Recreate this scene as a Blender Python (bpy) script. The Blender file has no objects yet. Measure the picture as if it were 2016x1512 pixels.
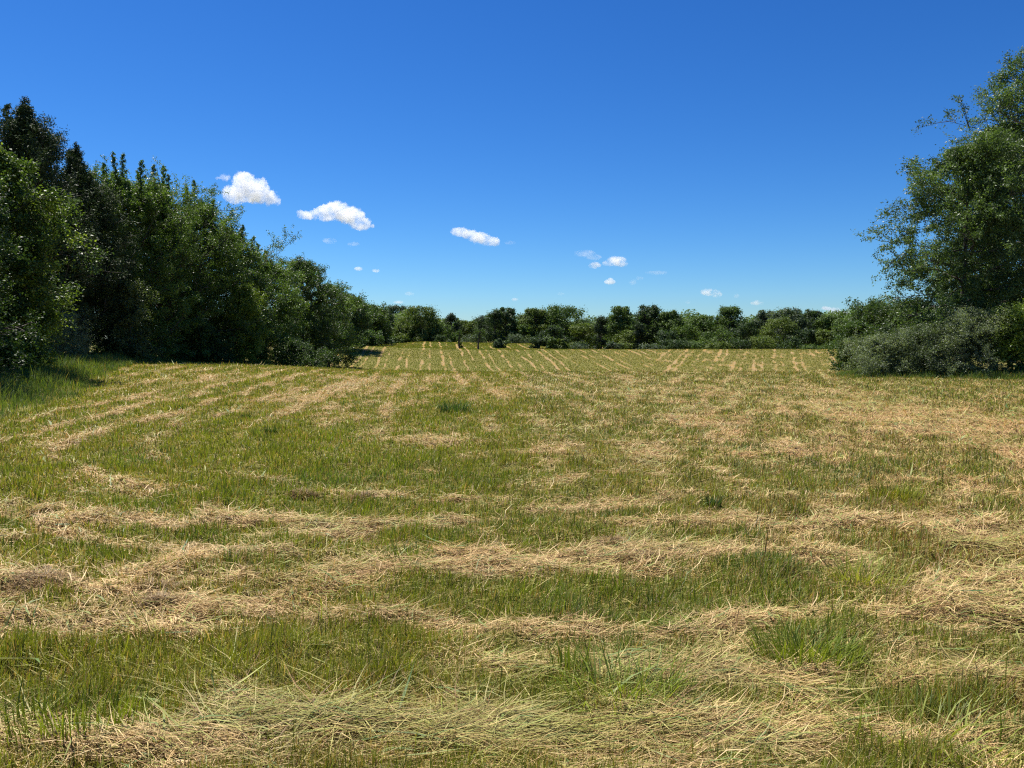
import bpy, bmesh, math
import numpy as np
from mathutils import Vector, Matrix

SC = bpy.context.scene
COL = SC.collection
PI = math.pi

# ------------------------------------------------------------------ camera
CAM_H = 1.6
PITCH = math.radians(3.2)
FPX = 1512.0                      # focal length in pixels of the 2016 x 1512 frame
cd = bpy.data.cameras.new("camera")
cam = bpy.data.objects.new("camera", cd)
COL.objects.link(cam)
cd.sensor_fit = 'HORIZONTAL'
cd.sensor_width = 36.0
cd.lens = 36.0 * FPX / 2016.0
cd.clip_start = 0.05
cd.clip_end = 20000
cam.location = (0, 0, CAM_H)
cam.rotation_euler = (PI / 2 - PITCH, 0, 0)
SC.camera = cam

# ------------------------------------------------------------------ sky, sun, exposure
SUN_EL = math.radians(64)
SUN_AZ = math.radians(-42)        # measured from the view direction, negative is to the left
w = bpy.data.worlds.new("World")
SC.world = w
w.use_nodes = True
nt = w.node_tree
nt.nodes.clear()
sky = nt.nodes.new('ShaderNodeTexSky')
sky.sky_type = 'NISHITA'
sky.sun_disc = False
sky.sun_elevation = SUN_EL
sky.sun_rotation = SUN_AZ
sky.altitude = 200
sky.air_density = 1.0
sky.dust_density = 0.15
sky.ozone_density = 3.0
hs = nt.nodes.new('ShaderNodeHueSaturation')
hs.inputs['Hue'].default_value = 0.497
hs.inputs['Saturation'].default_value = 1.17
hs.inputs['Value'].default_value = 1.0
bg = nt.nodes.new('ShaderNodeBackground')
bg.inputs['Strength'].default_value = 0.105
wo = nt.nodes.new('ShaderNodeOutputWorld')
nt.links.new(sky.outputs[0], hs.inputs['Color'])
SKY_K = 0.105
sep = nt.nodes.new('ShaderNodeSeparateColor'); cmb = nt.nodes.new('ShaderNodeCombineColor')
nt.links.new(hs.outputs[0], sep.inputs[0])
for i, (pw, sc_) in enumerate([(1.42, 0.689), (1.29, 0.922), (1.215, 1.248)]):     # deep clear-air blue: grade of the sky's own colours
    a = nt.nodes.new('ShaderNodeMath'); a.operation = 'MULTIPLY'; a.inputs[1].default_value = SKY_K
    b = nt.nodes.new('ShaderNodeMath'); b.operation = 'POWER'; b.inputs[1].default_value = pw
    c = nt.nodes.new('ShaderNodeMath'); c.operation = 'MULTIPLY'; c.inputs[1].default_value = sc_ / SKY_K * 0.595
    nt.links.new(sep.outputs[i], a.inputs[0]); nt.links.new(a.outputs[0], b.inputs[0]); nt.links.new(b.outputs[0], c.inputs[0])
    nt.links.new(c.outputs[0], cmb.inputs[i])
nt.links.new(cmb.outputs[0], bg.inputs['Color'])
nt.links.new(bg.outputs[0], wo.inputs['Surface'])

sd = bpy.data.lights.new("sun", 'SUN')
sd.energy = 4.8
sd.angle = math.radians(0.53)
sd.color = (1.0, 0.95, 0.86)
so = bpy.data.objects.new("sun", sd)
COL.objects.link(so)
SUN_DIR = Vector((math.sin(SUN_AZ) * math.cos(SUN_EL), math.cos(SUN_AZ) * math.cos(SUN_EL), math.sin(SUN_EL)))
so.rotation_euler = SUN_DIR.to_track_quat('Z', 'Y').to_euler()
so.location = (0, 0, 60)

SC.view_settings.view_transform = 'Standard'
SC.view_settings.look = 'None'
SC.view_settings.exposure = 0.78
SC.view_settings.gamma = 1.0
SC.cycles.use_denoising = False
SC.cycles.pixel_filter_type = 'BLACKMAN_HARRIS'
SC.cycles.filter_width = 1.2
SC.cycles.max_bounces = 8
SC.cycles.diffuse_bounces = 3
SC.cycles.glossy_bounces = 2
SC.cycles.transmission_bounces = 4
SC.cycles.transparent_max_bounces = 8
SC.cycles.volume_bounces = 7
SC.cycles.volume_step_rate = 1.0

# ------------------------------------------------------------------ noise helpers (numpy)
def _hash(ix, iy, seed):
    h = (ix.astype(np.int64) * 374761393 + iy.astype(np.int64) * 668265263 + seed * 974634777) & 0xFFFFFFFF
    h = ((h ^ (h >> 13)) * 1274126177) & 0xFFFFFFFF
    return (h ^ (h >> 16)) & 0xFFFFFFFF

def pn(x, y, seed=0):
    """gradient noise about -1..1"""
    x = np.asarray(x, float); y = np.asarray(y, float)
    x0 = np.floor(x); y0 = np.floor(y)
    fx = x - x0; fy = y - y0
    ux = fx * fx * fx * (fx * (fx * 6 - 15) + 10); uy = fy * fy * fy * (fy * (fy * 6 - 15) + 10)
    def g(i, j):
        a = _hash(x0 + i, y0 + j, seed) / 4294967296.0 * 2 * PI
        return np.cos(a) * (fx - i) + np.sin(a) * (fy - j)
    n = (g(0, 0) * (1 - ux) + g(1, 0) * ux) * (1 - uy) + (g(0, 1) * (1 - ux) + g(1, 1) * ux) * uy
    return n * 1.5

def fbm(x, y, seed=0, oct=3):
    s = 0; a = 1.0; t = 0
    for k in range(oct):
        s = s + a * pn(x * 2 ** k, y * 2 ** k, seed + k * 17); t += a; a *= 0.5
    return s / t

def sst(a, b, x):
    t = np.clip((x - a) / (b - a), 0, 1)
    return t * t * (3 - 2 * t)

# ------------------------------------------------------------------ the lie of the land
def height(x, y):
    x = np.asarray(x, float); y = np.asarray(y, float)
    h = 0.0 * x
    h = h - 1.45 * sst(36, 68, y)                       # shallow valley behind the near rise
    h = h + (1.99 + 0.62 * sst(0, -28, x)) * np.clip((y - 70) / 22.0, 0, 1) ** 1.1   # far slope
    h = h - 0.45 * sst(93, 112, y) * sst(2, 8, x) + 0.9 * sst(112, 170, y) + 0.65 * sst(95, 114, y) * sst(-20, -12, x) * sst(8, 2, x)
    h = h + 0.62 * np.exp(-((x + 21) / 10.0) ** 2 - ((y - 50) / 11.0) ** 2)           # knoll under the left trees
    h = h + 0.55 * np.exp(-((x + 19) / 9.0) ** 2 - ((y - 30) / 11.0) ** 2)
    h = h + 0.28 * np.exp(-((x - 27) / 7.0) ** 2 - ((y - 34) / 9.0) ** 2)
    h = h + 0.05 * fbm(x / 6.0, y / 6.0, 3, 2) * sst(2, 8, np.hypot(x, y))
    return h

def gpt(px, d):
    """ground point seen in pixel column px at forward distance d"""
    c, s = math.cos(PITCH), math.sin(PITCH)
    x = (px - 1008) / FPX * d / c
    return x, d, float(height(np.array(x), np.array(d)))

def zat(py, d):
    """height seen in pixel row py at forward distance d"""
    v = (756 - py) / FPX
    c, s = math.cos(PITCH), math.sin(PITCH)
    return CAM_H + d * (v * c - s) / (c + v * s)

def grd(px, py):
    """point of level ground seen in pixel (px, py)"""
    v = (756 - py) / FPX
    c, s = math.cos(PITCH), math.sin(PITCH)
    d = -CAM_H * (c + v * s) / (v * c - s)
    return (px - 1008) / FPX * d, d

EDGE_L = np.array([(-5, -8.6), (6, -9.6), (10, -10.0), (16, -10.4), (18, -10.8), (23, -12.6), (30, -15.5), (41, -18.6), (47, -19), (51, -17.5), (55, -13.5), (62, -14.5),
                   (80, -19.5), (95, -22), (130, -24), (400, -40)], float)
EDGE_R = np.array([(-5, 14), (20, 30), (27, 24), (30, 19.5), (33, 14.8), (36, 15.0), (42, 19.5), (50, 26), (60, 33), (92, 45), (130, 58), (400, 200)], float)

def edge_l(y): return np.interp(y, EDGE_L[:, 0], EDGE_L[:, 1])
def edge_r(y): return np.interp(y, EDGE_R[:, 0], EDGE_R[:, 1])

CX, CY = 0.4, 14.0
def ufield(x, y):
    yy = np.maximum(0, y - CY)
    xa = (x - CX) / (1 + 0.012 * yy)
    low = np.minimum(0, y - CY)
    return np.sqrt(xa ** 2 + low ** 2 + 1e-6)

def flow(x, y):
    """direction of the mown rows (angle of the tangent)"""
    e = 0.05
    gx = (ufield(x + e, y) - ufield(x - e, y)); gy = (ufield(x, y + e) - ufield(x, y - e))
    a = np.arctan2(gy, gx) + PI / 2
    swirl = 1.6 * fbm(x / 3.2 + 7, y / 3.2, 11, 2)
    a = a + swirl * (0.35 + 0.65 * (1 - sst(3, 7.5, ufield(x, y))))
    far = sst(38, 46, y)
    fa = np.where(x > 0.20 * y - 1, math.atan2(1, 0.339), math.atan2(1, -0.1045))
    return a * (1 - far) + fa * far

# places where more or less dry hay lies: pixel centre, pixel radii, weight
_P = [(1870, 825, 130, 40, .9), (1725, 830, 60, 35, .8), (380, 1035, 230, 16, .9), (640, 1055, 130, 14, .9), (930, 1110, 160, 26, .8),
      (1340, 1085, 170, 22, .7), (1650, 1110, 60, 28, .7), (1610, 1380, 90, 38, 1.1), (850, 870, 70, 14, .7), (110, 1235, 320, 34, .9),
      (620, 1140, 260, 24, .8), (330, 1115, 60, 25, .7), (700, 760, 45, 14, .9), (560, 790, 40, 8, .7), (250, 965, 60, 14, .6), (90, 870, 60, 12, .6),
      (1180, 990, 120, 20, .4), (1580, 890, 45, 25, .7), (1300, 905, 60, 30, .5), (1950, 1050, 110, 30, .8), (1930, 1180, 130, 50, .7), (60, 1000, 120, 16, .8),
      (1150, 1420, 200, 30, .15), (1280, 1300, 200, 40, .25), (330, 1390, 260, 22, .12),
      (1430, 1165, 140, 34, -1.0), (1150, 1200, 200, 46, -1.1), (250, 1310, 330, 40, -1.1), (620, 1280, 200, 45, -1.0), (450, 900, 260, 50, -.45), (820, 920, 200, 36, -.45),
      (1600, 1250, 90, 45, -.7), (900, 800, 180, 40, -.35), (1250, 800, 200, 50, -.25), (500, 850, 140, 30, -.5), (1150, 1030, 90, 16, -.6), (1820, 1090, 110, 40, -.2),
      (1880, 1400, 130, 60, -.35), (1450, 1340, 160, 30, .5), (1500, 930, 120, 30, -.3), (540, 1000, 200, 18, -.5), (1720, 1200, 120, 40, -.2), (240, 1085, 140, 20, -.3)]
_P += [(1900, 1340, 110, 34, .7), (1760, 1455, 110, 36, .8), (1960, 1470, 60, 40, .5), (1480, 1460, 150, 40, .45), (330, 1475, 350, 38, .7), (900, 1470, 300, 34, .5), (1500, 1260, 120, 26, .5),
       (1120, 880, 90, 14, .4), (1380, 840, 70, 16, .5), (1000, 770, 60, 12, .5), (680, 830, 60, 8, .4), (420, 760, 60, 8, .6), (290, 790, 60, 8, .6), (1620, 770, 60, 12, .5)]
PATCH = []
for px, py, rx, ry, wt in _P:
    x, y = grd(px, py); x1, y1 = grd(px + rx, py); x2, y2 = grd(px, py - ry); x3, y3 = grd(px, py + ry)
    PATCH.append((x, y, abs(x1 - x), max(0.06, (y2 - y3) / 2), wt))

def dryness(x, y):
    u = ufield(x, y)
    wob = 0.40 * pn(x / 2.6, y / 2.6, 5) + 0.12 * pn(x / 0.8, y / 0.8, 15)
    amp = 0.9 * sst(3.0, 8.0, u)
    sg = np.where(x > CX, 1.0, -1.0)
    v = np.where(y > CY, sg * (12.6 + (y - CY)), np.arctan2(x - CX, np.maximum(CY - y, 1e-3)) * 8.0)      # distance along the rows
    uu = (u + wob * 0.8 - 7.5) / 1.15
    ph = uu - np.round(uu)
    row = np.exp(-(ph / (0.15 + 0.07 * pn(v / 1.5, uu / 2, 24))) ** 2) * (1 - 0.75 * sst(10.3, 10.7, u) * sst(-2.0, 0.5, x)) * (1 - 0.62 * sst(0.3, 3.0, x))
    part = 0.5 + 0.9 * fbm(np.round(uu) * 1.7 + 0.3, v / 2.2, 22, 3)                     # each row is broken along its length
    near = amp * (1.75 * row * part - 0.25)
    streak = fbm(u / 0.30, v / 1.6, 23, 3)
    near = near + 0.80 * streak * sst(2.0, 5.0, u) + (1.05 - 0.35 * sst(9, 14, y) * sst(4, 6, u)) * fbm(x / 0.9, y / 0.7, 21, 4) + 0.50 * pn(x / 0.28, y / 0.25, 29)
    ra = x * 0.5 + y * 0.87; rb = x * 0.87 - y * 0.5
    near = near + sst(0.5, 4.0, x) * (1.0 * fbm(rb / 0.55, ra / 2.0, 25, 3) + 0.10)
    near = near + 0.55 * np.abs(fbm(x / 1.4 + 5, y / 1.9, 26, 2)) * sst(6, 10, y) * sst(40, 30, y) * sst(6.0, 3.0, u)      # swirls inside the turn
    sc_ = np.where(x > 0.20 * y - 1, (x - 0.339 * y + 0.25 * pn(y / 4.0, x / 3.0, 9)) / 2.1, (x + 0.1045 * y + 1.35 + 0.24 * pn(y / 7.0, x / 3.0, 8)) / 2.25)
    pc_ = sc_ - np.floor(sc_)
    ln_ = np.exp(-((pc_ - 0.12) / 0.09) ** 2) + 0.8 * np.exp(-((pc_ - 0.50) / 0.08) ** 2)
    near = near + 1.7 * ln_ * (0.30 + 0.9 * fbm(sc_ * 1.3 + .2, y / 5.0, 28, 3)) * sst(11, 17, y) * sst(9, 5.5, u + 3 * sst(26, 36, y) * 0 - 6 * sst(26, 36, y))
    near = near + 0.75 * row * part * sst(9, 14, y) * sst(0, -2, x)
    bias = -0.33 + 0.22 * sst(-1, 7, x) * sst(34, 18, y) + 0.17 * sst(9.5, 5.5, y)
    near = near + bias
    for (cx, cy, rx, ry, wt) in PATCH:
        near = near + 1.12 * wt * np.exp(-((x - cx) / rx) ** 2 - ((y - cy) / ry) ** 2)
    sA = (x + 0.1045 * y + 1.35 + 0.24 * pn(y / 7.0, x / 3.0, 8)) / 2.25
    sB = (x - 0.339 * y + 0.25 * pn(y / 4.0, x / 3.0, 9)) / 2.1
    right = x > 0.20 * y - 1 + 1.5 * pn(y / 6.0, x / 6.0, 31)
    s = np.where(right, sB, sA)
    p = s - np.floor(s)
    line = np.exp(-((p - 0.12) / 0.065) ** 2) + np.exp(-((p - 0.50) / 0.05) ** 2) * 0.75 + np.exp(-((p - 1.12) / 0.065) ** 2)
    brk = 1.5 * fbm(x / 0.8, y / 3.0, 41, 4)
    far = 2.9 * line * (0.5 + 0.8 * brk + 0.5 * pn(np.floor(s) * 0.73 + 0.4, np.floor(s) * 0.31 + y / 25, 49)) - 0.66 + 0.85 * fbm(x / 1.6, y / 3.2, 43, 3) + 0.10 * sst(4, 14, x)
    far = far + np.where(right, -1.3 * line * (0.5 + 0.7 * brk) + 0.32 + 0.7 * fbm(x / 0.9, y / 1.6, 45, 3), 0) - 0.10 * line
    t = sst(33, 42, y + 1.5 * pn(x / 3.0, y / 3.0, 47) + 0.0 * x)
    v = near * (1 - t) + far * t
    tall = sst(0.6, -0.4, x - edge_l(y)) + sst(-0.6, 0.4, x - edge_r(y))
    v = v * (1 - np.clip(tall, 0, 1)) - 1.2 * np.clip(tall, 0, 1)
    return v

def in_tall(x, y):
    return (x < edge_l(y) + 0.35 * pn(x * 0 + y / 1.1, x / 3, 51)) | (x > edge_r(y) + 0.35 * pn(x * 0 + y / 1.1, x / 3, 52))

def micro(x, y):
    r = np.hypot(x, y)
    d = np.clip(dryness(x, y), -0.6, 1.3)
    f = sst(60, 10, r)
    return (0.045 * pn(x / 0.5, y / 0.4, 61) + 0.026 * pn(x / 0.2, y / 0.2, 62) + 0.022 * np.clip(d, 0, 1) + 0.03 * pn(x / 1.6, y / 1.6, 63)) * f

def gz(x, y): return height(x, y) + micro(x, y)

# ------------------------------------------------------------------ tagging and mesh building
def tag(o, label=None, cat=None, group=None, kind=None):
    if label: o['label'] = label
    if cat: o['category'] = cat
    if group: o['group'] = group
    if kind: o['kind'] = kind
    return o

def mesh(name, verts, sizes, loops, mat, cols=None, smooth=False, floats=None):
    """verts (N,3); sizes = face sizes; loops = flat vertex indices; cols (N,3) per vertex colour"""
    me = bpy.data.meshes.new(name)
    n = len(verts)
    me.vertices.add(n)
    me.vertices.foreach_set('co', np.ascontiguousarray(verts, dtype=np.float32).ravel())
    me.loops.add(len(loops))
    me.loops.foreach_set('vertex_index', np.ascontiguousarray(loops, dtype=np.int32))
    me.polygons.add(len(sizes))
    st = np.zeros(len(sizes), np.int32); st[1:] = np.cumsum(sizes)[:-1]
    me.polygons.foreach_set('loop_start', st)
    if cols is not None:
        a = me.color_attributes.new('col', 'FLOAT_COLOR', 'POINT')
        c = np.ones((n, 4), np.float32); c[:, :3] = cols
        a.data.foreach_set('color', c.ravel())
    for k, v in (floats or {}).items():
        a = me.attributes.new(k, 'FLOAT', 'POINT')
        a.data.foreach_set('value', np.ascontiguousarray(v, dtype=np.float32))
    me.update(calc_edges=True)
    if smooth:
        me.polygons.foreach_set('use_smooth', np.ones(len(sizes), bool))
    me.materials.append(mat)
    return me

def link(name, me, parent=None):
    o = bpy.data.objects.new(name, me)
    COL.objects.link(o)
    if parent: o.parent = parent
    return o

def thing(name, loc, label, cat, group=None):
    o = bpy.data.objects.new(name, None)
    COL.objects.link(o)
    o.location = loc
    o.empty_display_size = 0.3
    return tag(o, label, cat, group)

# ------------------------------------------------------------------ materials
def newmat(name):
    m = bpy.data.materials.new(name)
    m.use_nodes = True
    t = m.node_tree
    t.nodes.clear()
    out = t.nodes.new('ShaderNodeOutputMaterial')
    return m, t, out

def leaf_mat(name, rough=0.45, spec=0.35, trans=0.35, tint=(1.15, 1.25, 0.45)):
    m, t, out = newmat(name)
    N = t.nodes.new; L = t.links.new
    at = N('ShaderNodeAttribute'); at.attribute_name = 'col'
    no = N('ShaderNodeTexNoise'); no.inputs['Scale'].default_value = 1.7; no.inputs['Detail'].default_value = 3
    geo = N('ShaderNodeNewGeometry')
    L(geo.outputs['Position'], no.inputs['Vector'])
    mr = N('ShaderNodeMapRange'); mr.inputs['To Min'].default_value = 0.7; mr.inputs['To Max'].default_value = 1.3
    L(no.outputs['Fac'], mr.inputs['Value'])
    vm = N('ShaderNodeVectorMath'); vm.operation = 'SCALE'
    L(at.outputs['Color'], vm.inputs[0]); L(mr.outputs[0], vm.inputs['Scale'])
    p = N('ShaderNodeBsdfPrincipled')
    p.inputs['Roughness'].default_value = rough
    p.inputs['Specular IOR Level'].default_value = spec
    L(vm.outputs[0], p.inputs['Base Color'])
    tr = N('ShaderNodeBsdfTranslucent')
    v2 = N('ShaderNodeVectorMath'); v2.operation = 'MULTIPLY'; v2.inputs[1].default_value = tint
    L(vm.outputs[0], v2.inputs[0]); L(v2.outputs[0], tr.inputs['Color'])
    mx = N('ShaderNodeMixShader'); mx.inputs[0].default_value = trans
    L(p.outputs[0], mx.inputs[1]); L(tr.outputs[0], mx.inputs[2])
    L(mx.outputs[0], out.inputs['Surface'])
    return m

M_LEAF = leaf_mat('leaf', rough=0.48, spec=0.4, trans=0.36)
M_FARLEAF = leaf_mat('far_leaf', rough=0.6, spec=0.25, trans=0.34)
M_NEEDLE = leaf_mat('cedar_sprays', rough=0.6, spec=0.2, trans=0.12)
M_BLADE = leaf_mat('grass_blades', rough=0.5, spec=0.3, trans=0.38, tint=(1.3, 1.25, 0.45))
M_HAY = leaf_mat('cut_hay', rough=0.55, spec=0.3, trans=0.22, tint=(1.1, 1.0, 0.7))

def bark_mat():
    m, t, out = newmat('bark')
    N = t.nodes.new; L = t.links.new
    tc = N('ShaderNodeTexCoord')
    mp = N('ShaderNodeMapping'); mp.inputs['Scale'].default_value = (9, 9, 1.6)
    L(tc.outputs['Object'], mp.inputs[0])
    no = N('ShaderNodeTexNoise'); no.inputs['Scale'].default_value = 3; no.inputs['Detail'].default_value = 6
    L(mp.outputs[0], no.inputs['Vector'])
    cr = N('ShaderNodeValToRGB')
    cr.color_ramp.elements[0].position = 0.35; cr.color_ramp.elements[0].color = (0.025, 0.02, 0.016, 1)
    cr.color_ramp.elements[1].position = 0.7; cr.color_ramp.elements[1].color = (0.13, 0.11, 0.09, 1)
    L(no.outputs['Fac'], cr.inputs[0])
    p = N('ShaderNodeBsdfPrincipled'); p.inputs['Roughness'].default_value = 0.9
    L(cr.outputs[0], p.inputs['Base Color'])
    b = N('ShaderNodeBump'); b.inputs['Strength'].default_value = 0.8; b.inputs['Distance'].default_value = 0.02
    L(no.outputs['Fac'], b.inputs['Height']); L(b.outputs[0], p.inputs['Normal'])
    L(p.outputs[0], out.inputs['Surface'])
    return m
M_BARK = bark_mat()

def ground_mat():
    m, t, out = newmat('field_ground')
    N = t.nodes.new; L = t.links.new
    at = N('ShaderNodeAttribute'); at.attribute_name = 'dry'
    geo = N('ShaderNodeNewGeometry')
    n1 = N('ShaderNodeTexNoise'); n1.inputs['Scale'].default_value = 22; n1.inputs['Detail'].default_value = 8; n1.inputs['Roughness'].default_value = 0.7
    n2 = N('ShaderNodeTexNoise'); n2.inputs['Scale'].default_value = 1.3; n2.inputs['Detail'].default_value = 6
    L(geo.outputs['Position'], n1.inputs['Vector']); L(geo.outputs['Position'], n2.inputs['Vector'])
    gr = N('ShaderNodeValToRGB')
    e = gr.color_ramp.elements
    e[0].position = 0.3; e[0].color = (0.07, 0.07, 0.018, 1)
    e[1].position = 0.75; e[1].color = (0.30, 0.26, 0.075, 1)
    L(n1.outputs['Fac'], gr.inputs[0])
    dr = N('ShaderNodeValToRGB')
    e = dr.color_ramp.elements
    e[0].position = 0.3; e[0].color = (0.17, 0.11, 0.045, 1)
    e[1].position = 0.7; e[1].color = (0.42, 0.30, 0.15, 1)
    L(n1.outputs['Fac'], dr.inputs[0])
    ad = N('ShaderNodeMath'); ad.operation = 'MULTIPLY_ADD'
    L(n2.outputs['Fac'], ad.inputs[0]); ad.inputs[1].default_value = 0.5
    L(at.outputs['Fac'], ad.inputs[2])
    mr = N('ShaderNodeMapRange'); mr.inputs['From Min'].default_value = 0.1; mr.inputs['From Max'].default_value = 0.75
    L(ad.outputs[0], mr.inputs['Value'])
    mx = N('ShaderNodeMix'); mx.data_type = 'RGBA'
    L(mr.outputs[0], mx.inputs['Factor']); L(gr.outputs[0], mx.inputs['A']); L(dr.outputs[0], mx.inputs['B'])
    p = N('ShaderNodeBsdfPrincipled'); p.inputs['Roughness'].default_value = 0.95; p.inputs['Specular IOR Level'].default_value = 0.1
    L(mx.outputs['Result'], p.inputs['Base Color'])
    b = N('ShaderNodeBump'); b.inputs['Strength'].default_value = 0.6; b.inputs['Distance'].default_value = 0.03
    L(n1.outputs['Fac'], b.inputs['Height']); L(b.outputs[0], p.inputs['Normal'])
    L(p.outputs[0], out.inputs['Surface'])
    return m

# ------------------------------------------------------------------ ground: one sheet to the horizon
def build_ground():
    th = np.concatenate([np.linspace(-180, -62, 60, endpoint=False), np.linspace(-62, -44, 60, endpoint=False),
                         np.linspace(-44, 44, 620, endpoint=False), np.linspace(44, 62, 60, endpoint=False), np.linspace(62, 180, 60, endpoint=False)])
    th = np.radians(th)
    r = [0.0]
    rr = 0.4
    while rr < 2500:
        r.append(rr)
        rr *= 1.011 if rr < 140 else 1.06
    r = np.array(r[1:])
    R, T = np.meshgrid(r, th, indexing='ij')
    X = R * np.sin(T); Y = R * np.cos(T)
    Z = gz(X, Y)
    nr, nth = R.shape
    V = np.stack([X, Y, Z], -1).reshape(-1, 3)
    V = np.vstack([V, [[0, 0, float(gz(np.array(0.), np.array(0.)))]]])
    i, j = np.meshgrid(np.arange(nr - 1), np.arange(nth), indexing='ij')
    jn = (j + 1) % nth
    q = np.stack([i * nth + j, i * nth + jn, (i + 1) * nth + jn, (i + 1) * nth + j], -1).reshape(-1, 4)
    c = len(V) - 1
    jj = np.arange(nth)
    tr = np.stack([np.full(nth, c), (jj + 1) % nth, jj], -1)
    q = q[:, ::-1]; tr = tr[:, ::-1]
    loops = np.concatenate([q.ravel(), tr.ravel()])
    sizes = np.concatenate([np.full(len(q), 4), np.full(len(tr), 3)])
    dry = np.clip(dryness(V[:, 0], V[:, 1]), -0.5, 1.0)
    me = mesh('ground', V, sizes, loops, ground_mat(), smooth=True, floats={'dry': dry})
    o = link('ground', me)
    tag(o, kind='structure')
build_ground()

# ------------------------------------------------------------------ grass and hay
def sample_wedge(rng, n, r0, r1, half, p):
    """n points with areal density ~ r^-p within the wedge; returns x, y, r"""
    k = 2 - p
    u = rng.random(n)
    if abs(k) < 1e-6: r = r0 * (r1 / r0) ** u
    else: r = (r0 ** k + u * (r1 ** k - r0 ** k)) ** (1 / k)
    a = (rng.random(n) * 2 - 1) * half
    x = r * np.sin(a); y = r * np.cos(a) - 2.0
    return x, y, np.hypot(x, y)

def blades(name, root, az, lean, length, width, curve, col0, col1, mat, roll=None, yaw=None):
    """root (n,3); az heading the blade leans to; lean 0 = upright, pi/2 = flat; three stations per blade"""
    n = len(root)
    hd = np.stack([np.cos(az), np.sin(az), 0 * az], -1)
    sidev = np.stack([-np.sin(az), np.cos(az), 0 * az], -1)
    if roll is not None:
        up = np.array([0, 0, 1.0])
        sidev = sidev * np.cos(roll)[:, None] + hd * np.sin(roll)[:, None] * 0.8 + up * np.sin(roll)[:, None] * 0.35
    V = np.zeros((n, 5, 3), np.float32)
    hd2 = hd if yaw is None else np.stack([np.cos(az + yaw), np.sin(az + yaw), 0 * az], -1)
    def dirv(l, hd=hd): return hd * np.sin(l)[:, None] + np.array([0, 0, 1.0]) * np.cos(l)[:, None]
    p0 = root
    p1 = p0 + dirv(lean) * (length * 0.5)[:, None]
    p2 = p1 + dirv(lean + curve, hd2) * (length * 0.5)[:, None]
    w = (width * 0.5)[:, None]
    V[:, 0] = p0 - sidev * w * 0.8; V[:, 1] = p0 + sidev * w * 0.8
    V[:, 2] = p1 - sidev * w; V[:, 3] = p1 + sidev * w
    V[:, 4] = p2
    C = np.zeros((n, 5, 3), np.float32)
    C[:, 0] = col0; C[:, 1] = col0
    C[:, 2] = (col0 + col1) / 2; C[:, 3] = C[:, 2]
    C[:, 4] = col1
    b = (np.arange(n) * 5)[:, None]
    F = np.concatenate([b + np.array([0, 1, 3, 2]), b + np.array([2, 3, 4])], 1)
    sizes = np.tile(np.array([4, 3]), n)
    return mesh(name, V.reshape(-1, 3), sizes, F.ravel(), mat, cols=C.reshape(-1, 3))

def mixc(a, b, t): return np.asarray(a) * (1 - t[:, None]) + np.asarray(b) * t[:, None]

GREEN_D = np.array([0.080, 0.120, 0.014]); GREEN_L = np.array([0.245, 0.305, 0.038])
OLIVE = np.array([0.30, 0.26, 0.05])
BLUEG = np.array([0.06, 0.115, 0.035])
PALE = np.array([0.42, 0.42, 0.11]); STRAW = np.array([0.60, 0.395, 0.155]); STRAW_L = np.array([0.80, 0.595, 0.29])
ORANGE = np.array([0.44, 0.25, 0.09]); BROWN = np.array([0.24, 0.14, 0.055])

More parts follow.
